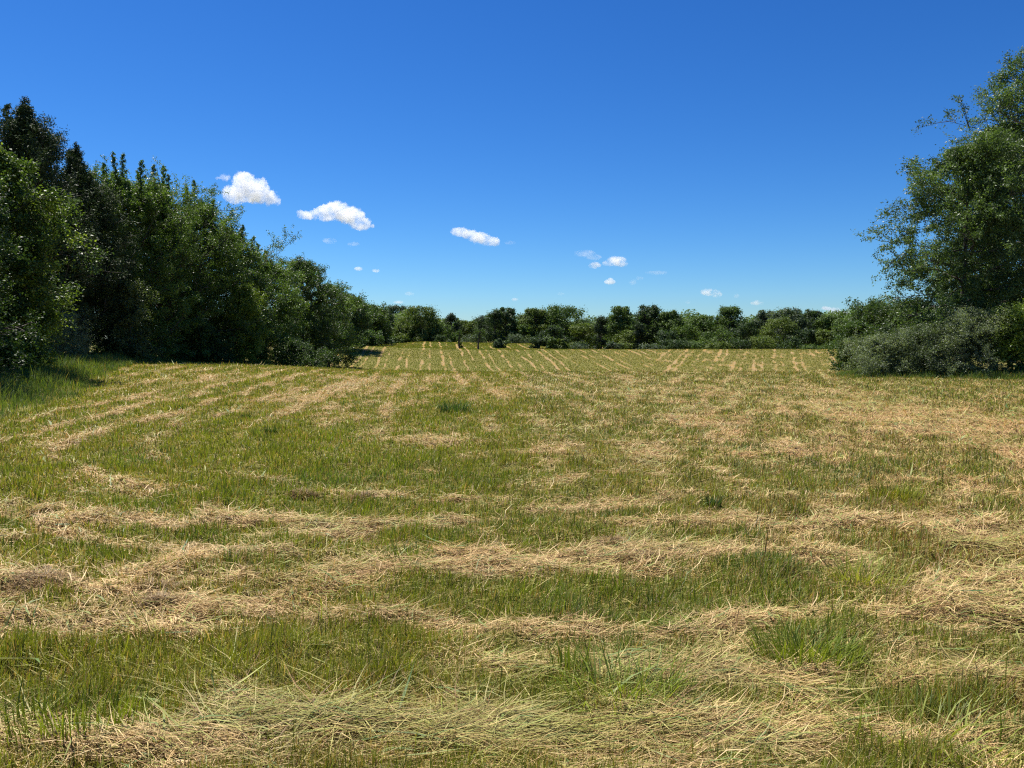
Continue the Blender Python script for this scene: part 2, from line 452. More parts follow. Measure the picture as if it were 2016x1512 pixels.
def build_grass():
    rng = np.random.default_rng(5)
    # standing stubble
    x, y, r = sample_wedge(rng, 1300000, 2.9, 62, math.radians(41), 2.02)
    d = dryness(x, y)
    keep = (rng.random(len(x)) < 0.95 - 0.78 * sst(-0.50, 0.6, d)) & ~in_tall(x, y)
    x, y, r, d = x[keep], y[keep], r[keep], d[keep]
    n = len(x)
    z = gz(x, y) - 0.01
    g = sst(0.6, -0.8, d + 0.5 * pn(x / 0.8, y / 0.8, 71))
    tuft = sst(-0.1, 0.7, fbm(x / 0.45, y / 0.45, 73, 2))
    L = (0.034 + 0.066 * g * (0.5 + tuft) + 0.03 * rng.random(n)) * (0.7 + 0.6 * rng.random(n)) * (1 + 0.25 * sst(8, 40, r))
    L = L * np.where(rng.random(n) < 0.02, 1.9, 1.0) * (1 + 0.35 * sst(0.1, 0.7, fbm(x / 1.3, y / 1.3, 75, 2)))
    W = 0.0034 * (0.6 + 0.8 * rng.random(n)) * (np.maximum(r, 3.0) / 3.0) ** 0.78
    az = rng.random(n) * 2 * PI
    fl = flow(x, y)
    lean = np.abs(rng.normal(0.15, 0.24, n)) + 0.65 * (rng.random(n) < 0.25 + 0.3 * sst(0, .6, pn(x / 0.7, y / 0.7, 74)))
    az = np.where(rng.random(n) < 0.3, fl + rng.normal(0, 0.5, n), az)
    cv = rng.normal(0.25, 0.3, n)
    t = rng.random(n)
    big = sst(-0.5, 0.5, fbm(x / 4.0, y / 4.0, 77, 2))
    c = mixc(GREEN_D, GREEN_L, t)
    c = c * (1 - 0.28 * big[:, None]) + OLIVE * 0.28 * big[:, None] * (0.6 + 0.6 * t[:, None])
    bl = sst(0.0, 0.6, fbm(x / 1.5 + 9, y / 1.2, 79, 3))[:, None]
    c = c * (1 - 0.6 * bl) + mixc(BLUEG * .8, BLUEG * 1.9, t) * 0.6 * bl
    rb_ = 0.55 * np.exp(-((x - 3.6) / 1.1) ** 2 - ((y - 5.6) / 1.6) ** 2) + 0.5 * sst(0.2, 0.7, fbm(x / 1.8 + 2, y / 1.5, 78, 2)) * sst(-2, 4, x)
    c = np.where((rng.random(n) < rb_)[:, None], mixc(BROWN * .8, ORANGE * .85, t), c)
    drybl = rng.random(n) < (0.16 + 0.30 * sst(-0.7, 0.3, d) + 0.16 * sst(-2, 6, x) * sst(3, 7, y))
    c = np.where(drybl[:, None], mixc(BROWN * .8, STRAW_L * .62, t), c)
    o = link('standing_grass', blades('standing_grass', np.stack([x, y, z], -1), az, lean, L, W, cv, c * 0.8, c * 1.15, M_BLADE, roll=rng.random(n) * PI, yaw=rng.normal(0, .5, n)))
    tag(o, 'short green grass stubble standing between the rows of cut hay', 'grass', kind='stuff')

    # cut hay lying along the rows
    x, y, r = sample_wedge(rng, 1950000, 2.9, 62, math.radians(41), 2.02)
    d = dryness(x, y) + rng.normal(0, 0.26, len(x))
    keep = (rng.random(len(x)) < 0.12 + 0.14 * sst(-1, 5, x) * sst(36, 26, y) + 0.74 * sst(-0.38, 0.40, d)) & ~in_tall(x, y)
    keep &= rng.random(len(x)) < 0.30 + 0.70 * sst(-0.35, 0.15, pn(x / 0.21, y / 0.19, 87) + 0.5 * pn(x / 0.09, y / 0.09, 88))
    x, y, r, d = x[keep], y[keep], r[keep], d[keep]
    n = len(x)
    comb = np.exp(-((ufield(x, y) - 10.85) / 0.5) ** 2) * sst(3.0, -0.5, x)
    h = rng.random(n) ** 1.5 * (1 - 0.45 * comb)
    pile = np.clip(d + 0.4, 0, 1.2)
    z = gz(x, y) + 0.004 + h * (0.012 + 0.030 * pile)
    fl = flow(x, y)
    sw = 0.9 * pn(x / 0.5, y / 0.5, 81) + 0.5 * pn(x / 0.18, y / 0.18, 83)
    loose = rng.random(n) < 0.35
    az = fl + sw * (1 - 0.65 * comb) + rng.normal(0, 0.5, n) * (1 - 0.6 * comb) + np.where(loose, rng.normal(0, 1.2, n), 0) + np.where(rng.random(n) < 0.3, PI, 0)
    # long pale grass near the bottom of the picture and in some patches
    pv = fbm(x / 2.2 + 4, y / 1.3, 91, 3) + 0.42 * np.exp(-((ufield(x, y) - 10.95) / 0.35) ** 2) * sst(1.5, -1, x) \
        + 0.55 * np.exp(-((x - 4.6) / 1.2) ** 2 - ((y - 3.0) / .5) ** 2) + 0.2 * sst(8, 3, y) + 0.35 * sst(8, 22, y) * sst(-3, 3, x) - 0.22
    pal = 0.75 * sst(-0.05, 0.5, pv - 0.05 + 0.35 * pn(x / 0.3, y / 0.3, 97) + 0.25 * pn(x / 0.1, y / 0.1, 98) + rng.normal(0, 0.22, n))
    L = (0.05 + 0.16 * rng.random(n) ** 1.6) * (1 + 0.7 * pal) * (1 + 0.35 * comb) * (1 + 0.012 * r) * np.where(rng.random(n) < 0.02, 1.5, 1)
    kd = rng.random(n); chaff = kd < 0.20; wide = kd > 0.955
    L = np.where(chaff, L * 0.35, L)
    W = (0.0018 + 0.0030 * rng.random(n) ** 1.5) * np.where(wide, 2.1, 1.0) * (1 + 0.35 * pal) * (np.maximum(r, 3.0) / 3.0) ** 0.78
    lean = PI / 2 - np.abs(rng.normal(0.03, 0.13, n)) - np.where(rng.random(n) < 0.10, 0.5 * rng.random(n), 0)
    cv = rng.normal(0.08, 0.24, n)
    t = rng.random(n)
    c = mixc(STRAW * 0.75, STRAW_L, t)
    orr = sst(0.15, 0.6, fbm(x / 1.7 + 3, y / 1.1, 95, 2) + 0.50 * sst(1.5, 6, x) * sst(4, 7, y) * sst(30, 20, y) * 1.0) + 0.9 * np.exp(-((x - 1.75) / .35) ** 2 - ((y - 3.35) / .28) ** 2)
    c = c * (1 - 0.55 * np.clip(orr, 0, 1)[:, None]) + mixc(ORANGE * .8, ORANGE * 1.5, t) * 0.55 * np.clip(orr, 0, 1)[:, None]
    pc = mixc(GREEN_L * 0.55, PALE * 1.15, t ** 1.4)
    c = c * (1 - pal[:, None]) + pc * pal[:, None]
    sg = rng.random(n)
    c = np.where((sg < 0.17)[:, None], mixc(BROWN * .7, BROWN * 1.5, t), c)
    c = np.where((sg > 0.90)[:, None], mixc(GREEN_L, PALE, t), c)
    c = np.where(wide[:, None], mixc(BLUEG * 1.5, PALE, t), c)
    gap = sst(0.3, -0.6, d)[:, None]
    c = c * (1 - 0.45 * gap) + mixc(GREEN_L, OLIVE, t) * 0.45 * gap
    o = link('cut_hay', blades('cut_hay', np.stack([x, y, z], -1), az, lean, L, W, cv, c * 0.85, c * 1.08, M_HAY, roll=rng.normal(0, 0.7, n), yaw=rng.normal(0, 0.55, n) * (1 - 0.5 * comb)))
    tag(o, 'dry tan and pale green mown grass lying in curved rows', 'hay', kind='stuff')

    # far slope: coarse stubble and hay past the near rise
    X = []; 
    x = rng.uniform(-32, 70, 520000); y = 42 + (120 - 42) * rng.random(520000) ** 1.1
    keep = (np.abs(x) < y * 0.72 + 3) & ~in_tall(x, y)
    x, y = x[keep], y[keep]; n = len(x)
    d = dryness(x, y) + rng.normal(0, 0.12, n)
    isdry = d > 0.12
    z = height(x, y) - 0.01
    t = rng.random(n)
    big = sst(-0.4, 0.5, fbm(x / 6.0, y / 9.0, 77, 2))[:, None]
    c = mixc(GREEN_D * 1.2, GREEN_L * 1.1, t) * (1 - 0.4 * big) + OLIVE * (0.6 + 0.5 * t[:, None]) * 0.4 * big
    c = np.where(isdry[:, None], mixc(STRAW * 0.75, STRAW_L, t), c)
    paler = (sst(0, 14, x) * 0.40 + 0.10 > rng.random(n))[:, None] & ~isdry[:, None]
    c = np.where(paler, mixc(STRAW * .5, PALE, t), c) * 0.84
    L = np.where(isdry, 0.10 + 0.06 * t, 0.06 + 0.08 * rng.random(n))
    W = 0.035 * (y / 60) * (0.6 + 0.8 * rng.random(n))
    lean = np.where(isdry, 0.7 + 0.6 * rng.random(n), np.abs(rng.normal(0.2, 0.25, n)))
    o = link('far_stubble', blades('far_stubble', np.stack([x, y, z], -1), rng.random(n) * 2 * PI, lean, L, W, rng.normal(0.2, 0.2, n), c * 0.85, c * 1.1, M_BLADE, roll=rng.random(n) * PI))
    tag(o, 'striped green and tan mown stubble on the far slope', 'grass', kind='stuff')

    # tall unmown grass along the tree edges
    x = np.concatenate([rng.uniform(-32, -8, 420000), rng.uniform(12, 34, 260000)])
    y = np.concatenate([rng.uniform(8, 62, 420000), rng.uniform(22, 44, 260000)])
    keep = in_tall(x, y) & (np.abs(x) < 0.78 * y + 2.5) & (((x < 0) & (x > edge_l(y) - 6.5)) | ((x > 0) & (x < edge_r(y) + 6)))
    x, y = x[keep], y[keep]; n = len(x); r = np.hypot(x, y)
    z = gz(x, y) - 0.02
    dist = np.where(x < 0, edge_l(y) - x, x - edge_r(y))
    hgt = (0.24 + 0.28 * sst(0, 1.5, dist)) * (0.75 + 0.5 * sst(-0.5, 0.6, fbm(x / 0.9, y / 0.9, 101, 2)))
    hgt = hgt * np.where(x > 0, 0.7, 1.0)
    L = hgt * (0.6 + 0.7 * rng.random(n))
    W = 0.010 * (r / 20) ** 0.7 * (0.6 + 0.8 * rng.random(n))
    t = rng.random(n)
    c = mixc(BLUEG, GREEN_L * .8 + BLUEG * .5, t * (0.3 + 0.7 * sst(-0.4, 0.5, fbm(x / 1.5, y / 1.5, 103, 2))))
    seed = rng.random(n) < 0.10
    c = np.where(seed[:, None], mixc(BROWN, PALE * .7, t), c)
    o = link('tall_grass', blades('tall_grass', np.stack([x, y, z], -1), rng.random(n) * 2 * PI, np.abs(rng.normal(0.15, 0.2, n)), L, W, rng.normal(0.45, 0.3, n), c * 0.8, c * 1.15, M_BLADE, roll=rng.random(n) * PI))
    tag(o, 'tall bluish green unmown grass along the feet of the trees', 'grass', kind='stuff')
build_grass()

def tuft(px, py, n, L, spread, label, cols=(GREEN_D, GREEN_L), lean=0.25, wid=0.006, seed=0, cat='grass tuft', name='grass_tuft', azim=None, heap=0.0, mat=None):
    """one clump of blades you could lift out"""
    rng = np.random.default_rng(seed)
    x, y = grd(px, py)
    z = float(gz(np.array(x), np.array(y)))
    a = rng.random(n) * 2 * PI; rr = spread * np.sqrt(rng.random(n))
    lx = rr * np.cos(a); ly = rr * np.sin(a) * 0.7
    hz = heap * np.exp(-(rr / spread / 0.6) ** 2) * rng.random(n) ** 0.6
    az = a + rng.normal(0, 0.6, n) if azim is None else azim + rng.normal(0, 0.35, n)
    t = rng.random(n)
    c = mixc(cols[0], cols[1], t)
    ln = np.abs(rng.normal(lean, 0.2, n))
    gzz = gz(x + lx, y + ly) - z
    me = blades(name, np.stack([lx, ly, gzz + hz], -1), az, ln, L * (0.5 + 0.6 * rng.random(n)), wid * (0.6 + 0.7 * rng.random(n)), rng.normal(0.35, 0.25, n), c * .8, c * 1.1, mat or M_BLADE, roll=rng.random(n) * PI)
    o = link(name, me); o.location = (x, y, z)
    tag(o, label, cat, 'clumps standing out of the mown grass')

tuft(1120, 1330, 26, 0.20, 0.09, 'few broad dark green blades standing alone in the pale hay at bottom centre', lean=0.12, wid=0.010, seed=1)
tuft(1600, 1300, 420, 0.24, 0.26, 'large dark green grass clump with leaning blades above the orange hay patch', lean=0.5, seed=2)
tuft(1720, 1150, 300, 0.22, 0.24, 'spiky light green clump with fanned blades on the right side of the field', cols=(GREEN_L, PALE), lean=0.5, seed=3)
tuft(1340, 1230, 260, 0.16, 0.16, 'small flattened bright green clump on the orange brown hay right of centre', cols=(GREEN_D, GREEN_L * 1.2), lean=1.1, seed=4, azim=2.9)
tuft(895, 815, 260, 0.42, 0.32, 'dark bluish grass clump in the middle of the mown field', cols=(BLUEG * .7, BLUEG * 1.3), lean=0.4, wid=0.012, seed=5)
tuft(800, 1110, 260, 0.16, 0.20, 'bluish green tuft between two tan hay rows left of centre', cols=(BLUEG, GREEN_L), lean=0.25, seed=6)
tuft(1770, 985, 300, 0.20, 0.28, 'dull olive tuft among the tan hay on the far right', cols=(OLIVE * .7, GREEN_L), lean=0.3, wid=0.008, seed=7)
tuft(1570, 1015, 90, 0.14, 0.10, 'narrow green tuft on dry hay right of centre', lean=0.2, seed=8)
tuft(1230, 1375, 240, 0.28, 0.25, 'loose green tuft with long bent blades near the bottom edge', cols=(GREEN_D, GREEN_L * 1.2), lean=0.75, seed=9)
tuft(120, 1440, 300, 0.20, 0.30, 'dark green upright tuft in the bottom left corner', lean=0.15, seed=10)
tuft(1850, 1460, 230, 0.24, 0.36, 'broad bladed green clump in the bottom right corner', cols=(GREEN_D, GREEN_L * .8 + PALE * .4), lean=0.75, wid=0.007, seed=11)
tuft(350, 812, 140, 0.16, 0.10, 'dark small weed clump in the left rows near the verge', cols=(GREEN_D * .5, BLUEG * 1.2), lean=0.3, wid=0.010, seed=41)
tuft(483, 826, 140, 0.16, 0.10, 'dark weed clump in the green left of centre', cols=(GREEN_D * .5, BLUEG * 1.2), lean=0.3, wid=0.010, seed=42)
tuft(530, 858, 140, 0.16, 0.10, 'grey green weed clump between two faint tan rows', cols=(GREEN_D * .5, BLUEG * 1.2), lean=0.3, wid=0.010, seed=43)
tuft(1405, 1005, 140, 0.16, 0.10, 'pale grey weed stalk clump standing in the right tan patch', cols=(GREEN_D * .5, BLUEG * 1.2), lean=0.3, wid=0.010, seed=44)
for (px, py, sp, lab, sd_) in [(75, 1165, 0.22, 'rounded clod of dark dry hay at the left edge', 21), (312, 1195, 0.10, 'small brown hay clod with a dark hollow beside it left of centre', 22),
                               (300, 1160, 0.16, 'dark matted hay clump behind the small brown clod', 23), (1200, 1070, 0.13, 'grey brown hay clod lying on the middle tan row', 24),
                               (1265, 1105, 0.15, 'flattened dark thatch clod right of the middle tan row', 25), (712, 985, 0.14, 'brown earth dark hay clod in the green band left of centre', 26),
                               (590, 985, 0.13, 'faded brown hay clod near the long tan row on the left', 27), (360, 1110, 0.20, 'light straw heap rising from the tan row on the left', 28)]:
    light = 'light straw' in lab
    tuft(px, py, 900, 0.10, sp, lab, cols=(STRAW, STRAW_L) if light else (BROWN * .45, STRAW * .7), lean=1.25, wid=0.005, seed=sd_, cat='hay clump', name='hay_clump', heap=sp * 0.55, mat=M_HAY)

# ------------------------------------------------------------------ trees with real branches
def tubes(P, R, sides):
    """P (N,K,3) centre lines, R (N,K) radii -> verts, quads"""
    N_, K = R.shape
    d = P[:, -1] - P[:, 0]
    d = d / (np.linalg.norm(d, axis=1, keepdims=True) + 1e-9)
    ref = np.where(np.abs(d[:, 2:3]) > 0.9, np.array([[1., 0, 0]]), np.array([[0, 0, 1.]]))
    a = np.cross(d, ref); a /= np.linalg.norm(a, axis=1, keepdims=True) + 1e-9
    b = np.cross(d, a)
    ang = np.arange(sides) / sides * 2 * PI
    ring = a[:, None, None] * np.cos(ang)[None, None, :, None] + b[:, None, None] * np.sin(ang)[None, None, :, None]
    V = P[:, :, None] + ring * R[:, :, None, None]
    base = (np.arange(N_) * K * sides)[:, None, None]
    i, j = np.meshgrid(np.arange(K - 1), np.arange(sides), indexing='ij')
    jn = (j + 1) % sides
    q = np.stack([i * sides + j, i * sides + jn, (i + 1) * sides + jn, (i + 1) * sides + j], -1).reshape(1, -1, 4)
    return V.reshape(-1, 3), (base + q).reshape(-1, 4)

def join(parts):
    off = 0; VV = []; QQ = []
    for v, q in parts:
        VV.append(v); QQ.append(q + off); off += len(v)
    return np.vstack(VV), np.vstack(QQ)

def unit(v): return v / (np.linalg.norm(v, axis=-1, keepdims=True) + 1e-9)

def leaf_mesh(name, pos, nrm, axis, size, asp, cols, mat):
    """one kite shaped leaf per point, folded slightly along the middle"""
    n = len(pos)
    ax = unit(axis - nrm * np.sum(axis * nrm, -1, keepdims=True))
    sd_ = np.cross(nrm, ax)
    s = size[:, None]
    V = np.zeros((n, 4, 3), np.float32)
    V[:, 0] = pos - ax * s * 0.5
    V[:, 1] = pos + sd_ * s * asp * 0.5 + nrm * s * 0.08 - ax * s * 0.05
    V[:, 2] = pos + ax * s * 0.5 - nrm * s * 0.06
    V[:, 3] = pos - sd_ * s * asp * 0.5 + nrm * s * 0.08 - ax * s * 0.05
    F = (np.arange(n) * 4)[:, None] + np.arange(4)
    C = np.repeat(cols[:, None, :], 4, 1).reshape(-1, 3)
    return mesh(name, V.reshape(-1, 3), np.full(n, 4), F.ravel(), mat, cols=C)

def grow(seed, H, env, z0=0.08, n1=44, n2=9, n3=7, nl=24, up=(15, 60), leaf=0.075, asp=0.55, twig=0.55, r0=None, droop=0.1, lobes=0.35, wob=0.03, upnorm=0.6):
    """trunk, limbs, twigs and leaf positions; env = list of (height fraction, radius)"""
    rng = np.random.default_rng(seed)
    e = np.array(env, float)
    r0 = r0 or H * 0.014 + 0.03
    K = 9
    tz = np.linspace(0, 1, K)
    wx = np.cumsum(rng.normal(0, wob * H / K, K)); wy = np.cumsum(rng.normal(0, wob * H / K, K)); wx -= wx[0]; wy -= wy[0]
    TP = np.stack([wx, wy, tz * H * 0.96], -1)[None]
    TR = (r0 * (1 - tz * 0.93))[None]
    parts = [tubes(TP, TR, 8)]
    def trunk_at(f): return np.stack([np.interp(f, tz, TP[0, :, 0]), np.interp(f, tz, TP[0, :, 1]), f * H * 0.96], -1)
    # limbs
    f = np.sort(z0 + (0.99 - z0) * (np.arange(n1) + rng.random(n1)) / n1)
    az = np.arange(n1) * 2.399963 + rng.normal(0, 0.35, n1)
    el = np.radians(up[0] + (up[1] - up[0]) * f ** 1.3 + rng.normal(0, 7, n1))
    ftip = np.clip(f + 0.10 * np.sin(el), 0, 1)
    rad = np.interp(ftip, e[:, 0], e[:, 1])
    lob = 1 + lobes * (0.6 * np.sin(az * 2 + seed) * np.cos(f * 9 + seed) + rng.normal(0, 0.45, n1))
    Ln = np.clip(rad * lob, 0.12, None) / np.clip(np.cos(el), 0.35, 1)
    Ln = np.minimum(Ln, np.maximum(0.15, (0.99 - f) * H / np.maximum(np.sin(el), 0.15)))
    B = trunk_at(f)
    D = np.stack([np.cos(az) * np.cos(el), np.sin(az) * np.cos(el), np.sin(el)], -1)
    K1 = 7
    s = np.linspace(0, 1, K1)[None, :, None]
    bend = np.stack([0 * az, 0 * az, -droop * Ln * (1 if droop > 0 else 1)], -1)[:, None]
    jit = np.cumsum(rng.normal(0, 0.035, (n1, K1, 3)), 1) * Ln[:, None, None]; jit[:, 0] = 0
    LP = B[:, None] + D[:, None] * Ln[:, None, None] * s + bend * s ** 2 + jit
    rr = (r0 * 0.42 * np.clip(1 - f, 0.12, 1) ** 0.7)
    LR = rr[:, None] * (1 - 0.88 * s[..., 0])
    parts.append(tubes(LP, LR, 5))
    # boughs
    m = n1 * n2
    li = np.repeat(np.arange(n1), n2)
    t2 = 0.22 + 0.78 * ((np.tile(np.arange(n2), n1) + rng.random(m)) / n2) ** 0.8
    k = t2 * (K1 - 1); k0 = np.minimum(k.astype(int), K1 - 2); fr = (k - k0)[:, None]
    P0 = LP[li, k0] * (1 - fr) + LP[li, k0 + 1] * fr
    dl = unit(LP[li, k0 + 1] - LP[li, k0])
    rnd = unit(rng.normal(0, 1, (m, 3)))
    perp = unit(np.cross(dl, rnd))
    D2 = unit(dl * 0.75 + perp * 0.8 + np.array([0, 0, 0.15]))
    L2 = Ln[li] * 0.42 * (1.15 - 0.6 * t2) * (0.6 + 0.7 * rng.random(m)) + np.minimum(0.12, 0.3 * rad[li])
    K2 = 4
    s2 = np.linspace(0, 1, K2)[None, :, None]
    BP = P0[:, None] + D2[:, None] * L2[:, None, None] * s2 + np.array([0, 0, -0.12]) * L2[:, None, None] * s2 ** 2 * np.sign(droop + 1e-6)
    BR = (rr[li] * 0.38)[:, None] * (1 - 0.85 * s2[..., 0])
    parts.append(tubes(BP, BR, 3))
    # twigs (leaf carriers)
    q = m * n3
    bi = np.repeat(np.arange(m), n3)
    t3 = 0.15 + 0.85 * (np.tile(np.arange(n3), m) + rng.random(q)) / n3
    k = t3 * (K2 - 1); k0 = np.minimum(k.astype(int), K2 - 2); fr = (k - k0)[:, None]
    Q0 = BP[bi, k0] * (1 - fr) + BP[bi, k0 + 1] * fr
    D3 = unit(D2[bi] * 0.8 + unit(rng.normal(0, 1, (q, 3))) * 0.9 + np.array([0, 0, 0.1]))
    L3 = twig * (0.5 + 0.7 * rng.random(q)) * np.clip(rad[li[bi]] / (twig * 2.2), 0.3, 1)
    Q1 = Q0 + D3 * L3[:, None]
    V, Q = join(parts)
    # leaves
    n = q * nl
    ti = np.repeat(np.arange(q), nl)
    tl = rng.random(n) ** 0.7
    pos = Q0[ti] + D3[ti] * (L3[ti] * tl)[:, None] + rng.normal(0, leaf * 0.75, (n, 3))
    nrm = unit(rng.normal(0, 1, (n, 3)) + np.array([0, 0, upnorm * 1.6]))
    axs = unit(D3[ti] + rng.normal(0, 0.6, (n, 3)) + np.array([0, 0, -0.35]))
    size = leaf * (0.6 + 0.7 * rng.random(n))
    return dict(V=V, Q=Q, pos=pos, nrm=nrm, axs=axs, size=size, asp=asp, bough=bi[ti], nb=m, twig=ti, rng=rng, H=H)

def fill_crown(T, env, z0, dens, leaf):
    """leafy clumps inside the crown's outline, so that the mass closes as it does in a hedge row"""
    rng = T['rng']; H = T['H']; e = np.array(env, float)
    ff = np.linspace(0, 1, 30); A = (2 * np.interp(ff, e[:, 0], e[:, 1])).mean() * H       # silhouette area
    pr = 0.075 * H ** 0.75 * 0.62
    k = int(dens * A / pr ** 2 * 0.85)
    f = z0 * 0.5 + (0.97 - z0 * 0.5) * rng.random(k); a = rng.random(k) * 2 * PI
    Rr = np.interp(f, e[:, 0], e[:, 1]); keep = rng.random(k) < Rr / Rr.max() + 0.32
    f, a, Rr = f[keep], a[keep], Rr[keep]; k = len(f)
    # the clumps gather round the limbs, with hollows between
    ax = np.sin(a * 3 + f * 11 + T['V'][7, 0] * 50) * 0.5 + 0.5
    rr = np.maximum(Rr - pr * 0.7, 0.05) * np.sqrt(rng.random(k)) * (0.80 + 0.28 * ax)
    C = np.stack([rr * np.cos(a), rr * np.sin(a), np.minimum(f * H, H - pr)], -1)
    S = pr * (0.45 + 0.75 * rng.random(k)) * np.clip(Rr / (pr * 2), 0.45, 1)
    cnt = np.maximum(14, (S ** 2 * 4 * PI * 0.75 / (leaf ** 2 * T['asp'] * 0.5) * 0.55).astype(int))
    pi = np.repeat(np.arange(k), cnt); n = len(pi)
    d = unit(rng.normal(0, 1, (n, 3)))
    pos = C[pi] + d * (S[pi] * (0.45 + 0.6 * rng.random(n)) * (1 + 0.25 * rng.normal(0, 1, n)))[:, None] * np.array([1.1, 1.1, 0.8])
    T['pos'] = np.vstack([T['pos'], pos])
    T['nrm'] = np.vstack([T['nrm'], unit(rng.normal(0, 1, (n, 3)) + d * 0.7 + np.array([0, 0, .6]))])
    T['axs'] = np.vstack([T['axs'], unit(rng.normal(0, 1, (n, 3)) + np.array([0, 0, -.3]))])
    T['size'] = np.concatenate([T['size'], leaf * (0.6 + 0.7 * rng.random(n))])
    T['bough'] = np.concatenate([T['bough'], T['nb'] + pi]); T['nb'] += k
    FILLN.append(n)

def add_spires(T, spires, k_m, leaf):
    """upright leaders: (offset, top height, half width, length) in metres, each a stem clothed in leaves"""
    rng = T['rng']
    for (dx, zt, hw, ln) in spires:
        dy = rng.normal(0, 0.5)
        s = np.linspace(0, 1, 6)
        cv = rng.normal(0, 0.10) * ln
        P = np.stack([dx * (0.75 + 0.25 * s) + cv * s * (1 - s), dy * (0.6 + .4 * s), zt - ln * (1 - s)], -1)[None]
        v, q = tubes(P, (0.035 * (1 - 0.85 * s))[None], 4)
        T['Q'] = np.vstack([T['Q'], q + len(T['V'])]); T['V'] = np.vstack([T['V'], v])
        hw = hw * 1.35; m = int(ln * hw * 2 / (leaf ** 2 * T['asp'] * 0.5) * 2.2)
        t = rng.random(m) ** 0.75
        # leaves sit on short side shoots
        ns = max(8, int(ln / 0.11)); si = rng.integers(0, ns, m); sh = (np.arange(ns) + .5) / ns
        t = np.clip(sh[si] + rng.normal(0, 0.35 / ns, m), 0, 1)
        a = (si * 2.4) + rng.normal(0, 0.35, m)
        rr = hw * (1.05 - t) ** 0.55 * (0.55 + 0.75 * np.modf(si * 0.618)[0]) * rng.random(m) ** 0.6
        px_ = np.interp(t, s, P[0, :, 0]); py_ = np.interp(t, s, P[0, :, 1]); pz = np.interp(t, s, P[0, :, 2])
        pos = np.stack([px_ + rr * np.cos(a), py_ + rr * np.sin(a), pz + rr * 0.55], -1) + rng.normal(0, leaf * .35, (m, 3))
        T['pos'] = np.vstack([T['pos'], pos])
        T['nrm'] = np.vstack([T['nrm'], unit(rng.normal(0, 1, (m, 3)) + np.array([0, 0, .5]))])
        T['axs'] = np.vstack([T['axs'], unit(rng.normal(0, .6, (m, 3)) + np.array([0, 0, .6]))])
        T['size'] = np.concatenate([T['size'], leaf * (0.6 + 0.6 * rng.random(m))])
        T['bough'] = np.concatenate([T['bough'], np.full(m, T['nb'])]); T['nb'] += 1
FILLN = []

def dress(T, c0, c1, tip=None, ptip=0.12, name='tree', mat=None):
    rng = T['rng']; n = len(T['pos'])
    bt = rng.random(T['nb'])[T['bough']]
    t = np.clip(0.55 * bt + 0.45 * rng.random(n), 0, 1)
    c = mixc(c0, c1, t)
    if tip is not None:
        ht = (rng.random(T['nb']) < ptip)[T['bough']] & (rng.random(n) < 0.6)
        c = np.where(ht[:, None], mixc(np.asarray(tip) * .8, np.asarray(tip) * 1.2, rng.random(n)), c)
    keep = T['pos'][:, 2] > 0.03
    lm = leaf_mesh('crown', T['pos'][keep], T['nrm'][keep], T['axs'][keep], T['size'][keep], T['asp'], c[keep], mat or M_LEAF)
    tm = mesh('trunk', T['V'], np.full(len(T['Q']), 4), T['Q'].ravel(), M_BARK, smooth=True)
    return tm, lm

def plant(name, px, d, tm, lm, label, cat, group, rz=0.0, sc=(1, 1, 1), crown='crown', xy=None):
    x, y, z = gpt(px, d)
    if xy is not None:
        x, y = xy; z = float(height(np.array(x), np.array(y)))
    o = thing(name, (x, y, z - 0.03), label, cat, group)
    o.rotation_euler = (0, 0, rz); o.scale = sc
    if tm is not None: link('trunk', tm, o)
    link(crown, lm, o)
    return o

def tree_at(name, px, d, top, env, seed, label, cat='tree', group='trees along the left edge of the field', c0=(0.02, 0.045, 0.012), c1=(0.055, 0.105, 0.025), tip=None, ptip=0.1, mat=None, crown='crown', **kw):
    x, y, z = gpt(px, d)
    H = zat(top, d) - z
    kw['leaf'] = kw.get('leaf', 0.075) * 1.25
    env_m = [(f, r / FPX * d) for f, r in env]        # radii given in pixels of the photograph's frame
    fill = kw.pop('fill', 1.0); spires = kw.pop('spires', [])
    T = grow(seed, H, env_m, **kw)
    if fill > 0: fill_crown(T, env_m, kw.get('z0', 0.08), fill, kw.get('leaf', 0.075))
    add_spires(T, [((sx - px) / FPX * d, zat(sy, d) - z, hw / FPX * d, ln / FPX * d) for sx, sy, hw, ln in spires], 1, kw.get('leaf', 0.075))
    tm, lm = dress(T, c0, c1, tip, ptip, mat=mat)
    return plant(name, px, d, tm, lm, label, cat, group, crown=crown)

DK0 = (0.030, 0.060, 0.018); DK1 = (0.10, 0.165, 0.042)
MG0 = (0.046, 0.090, 0.020); MG1 = (0.175, 0.265, 0.055)
YG0 = (0.090, 0.145, 0.018); YG1 = (0.27, 0.35, 0.055)
CE0 = (0.018, 0.034, 0.014); CE1 = (0.065, 0.10, 0.036)
SV0 = (0.075, 0.105, 0.058); SV1 = (0.28, 0.33, 0.20)

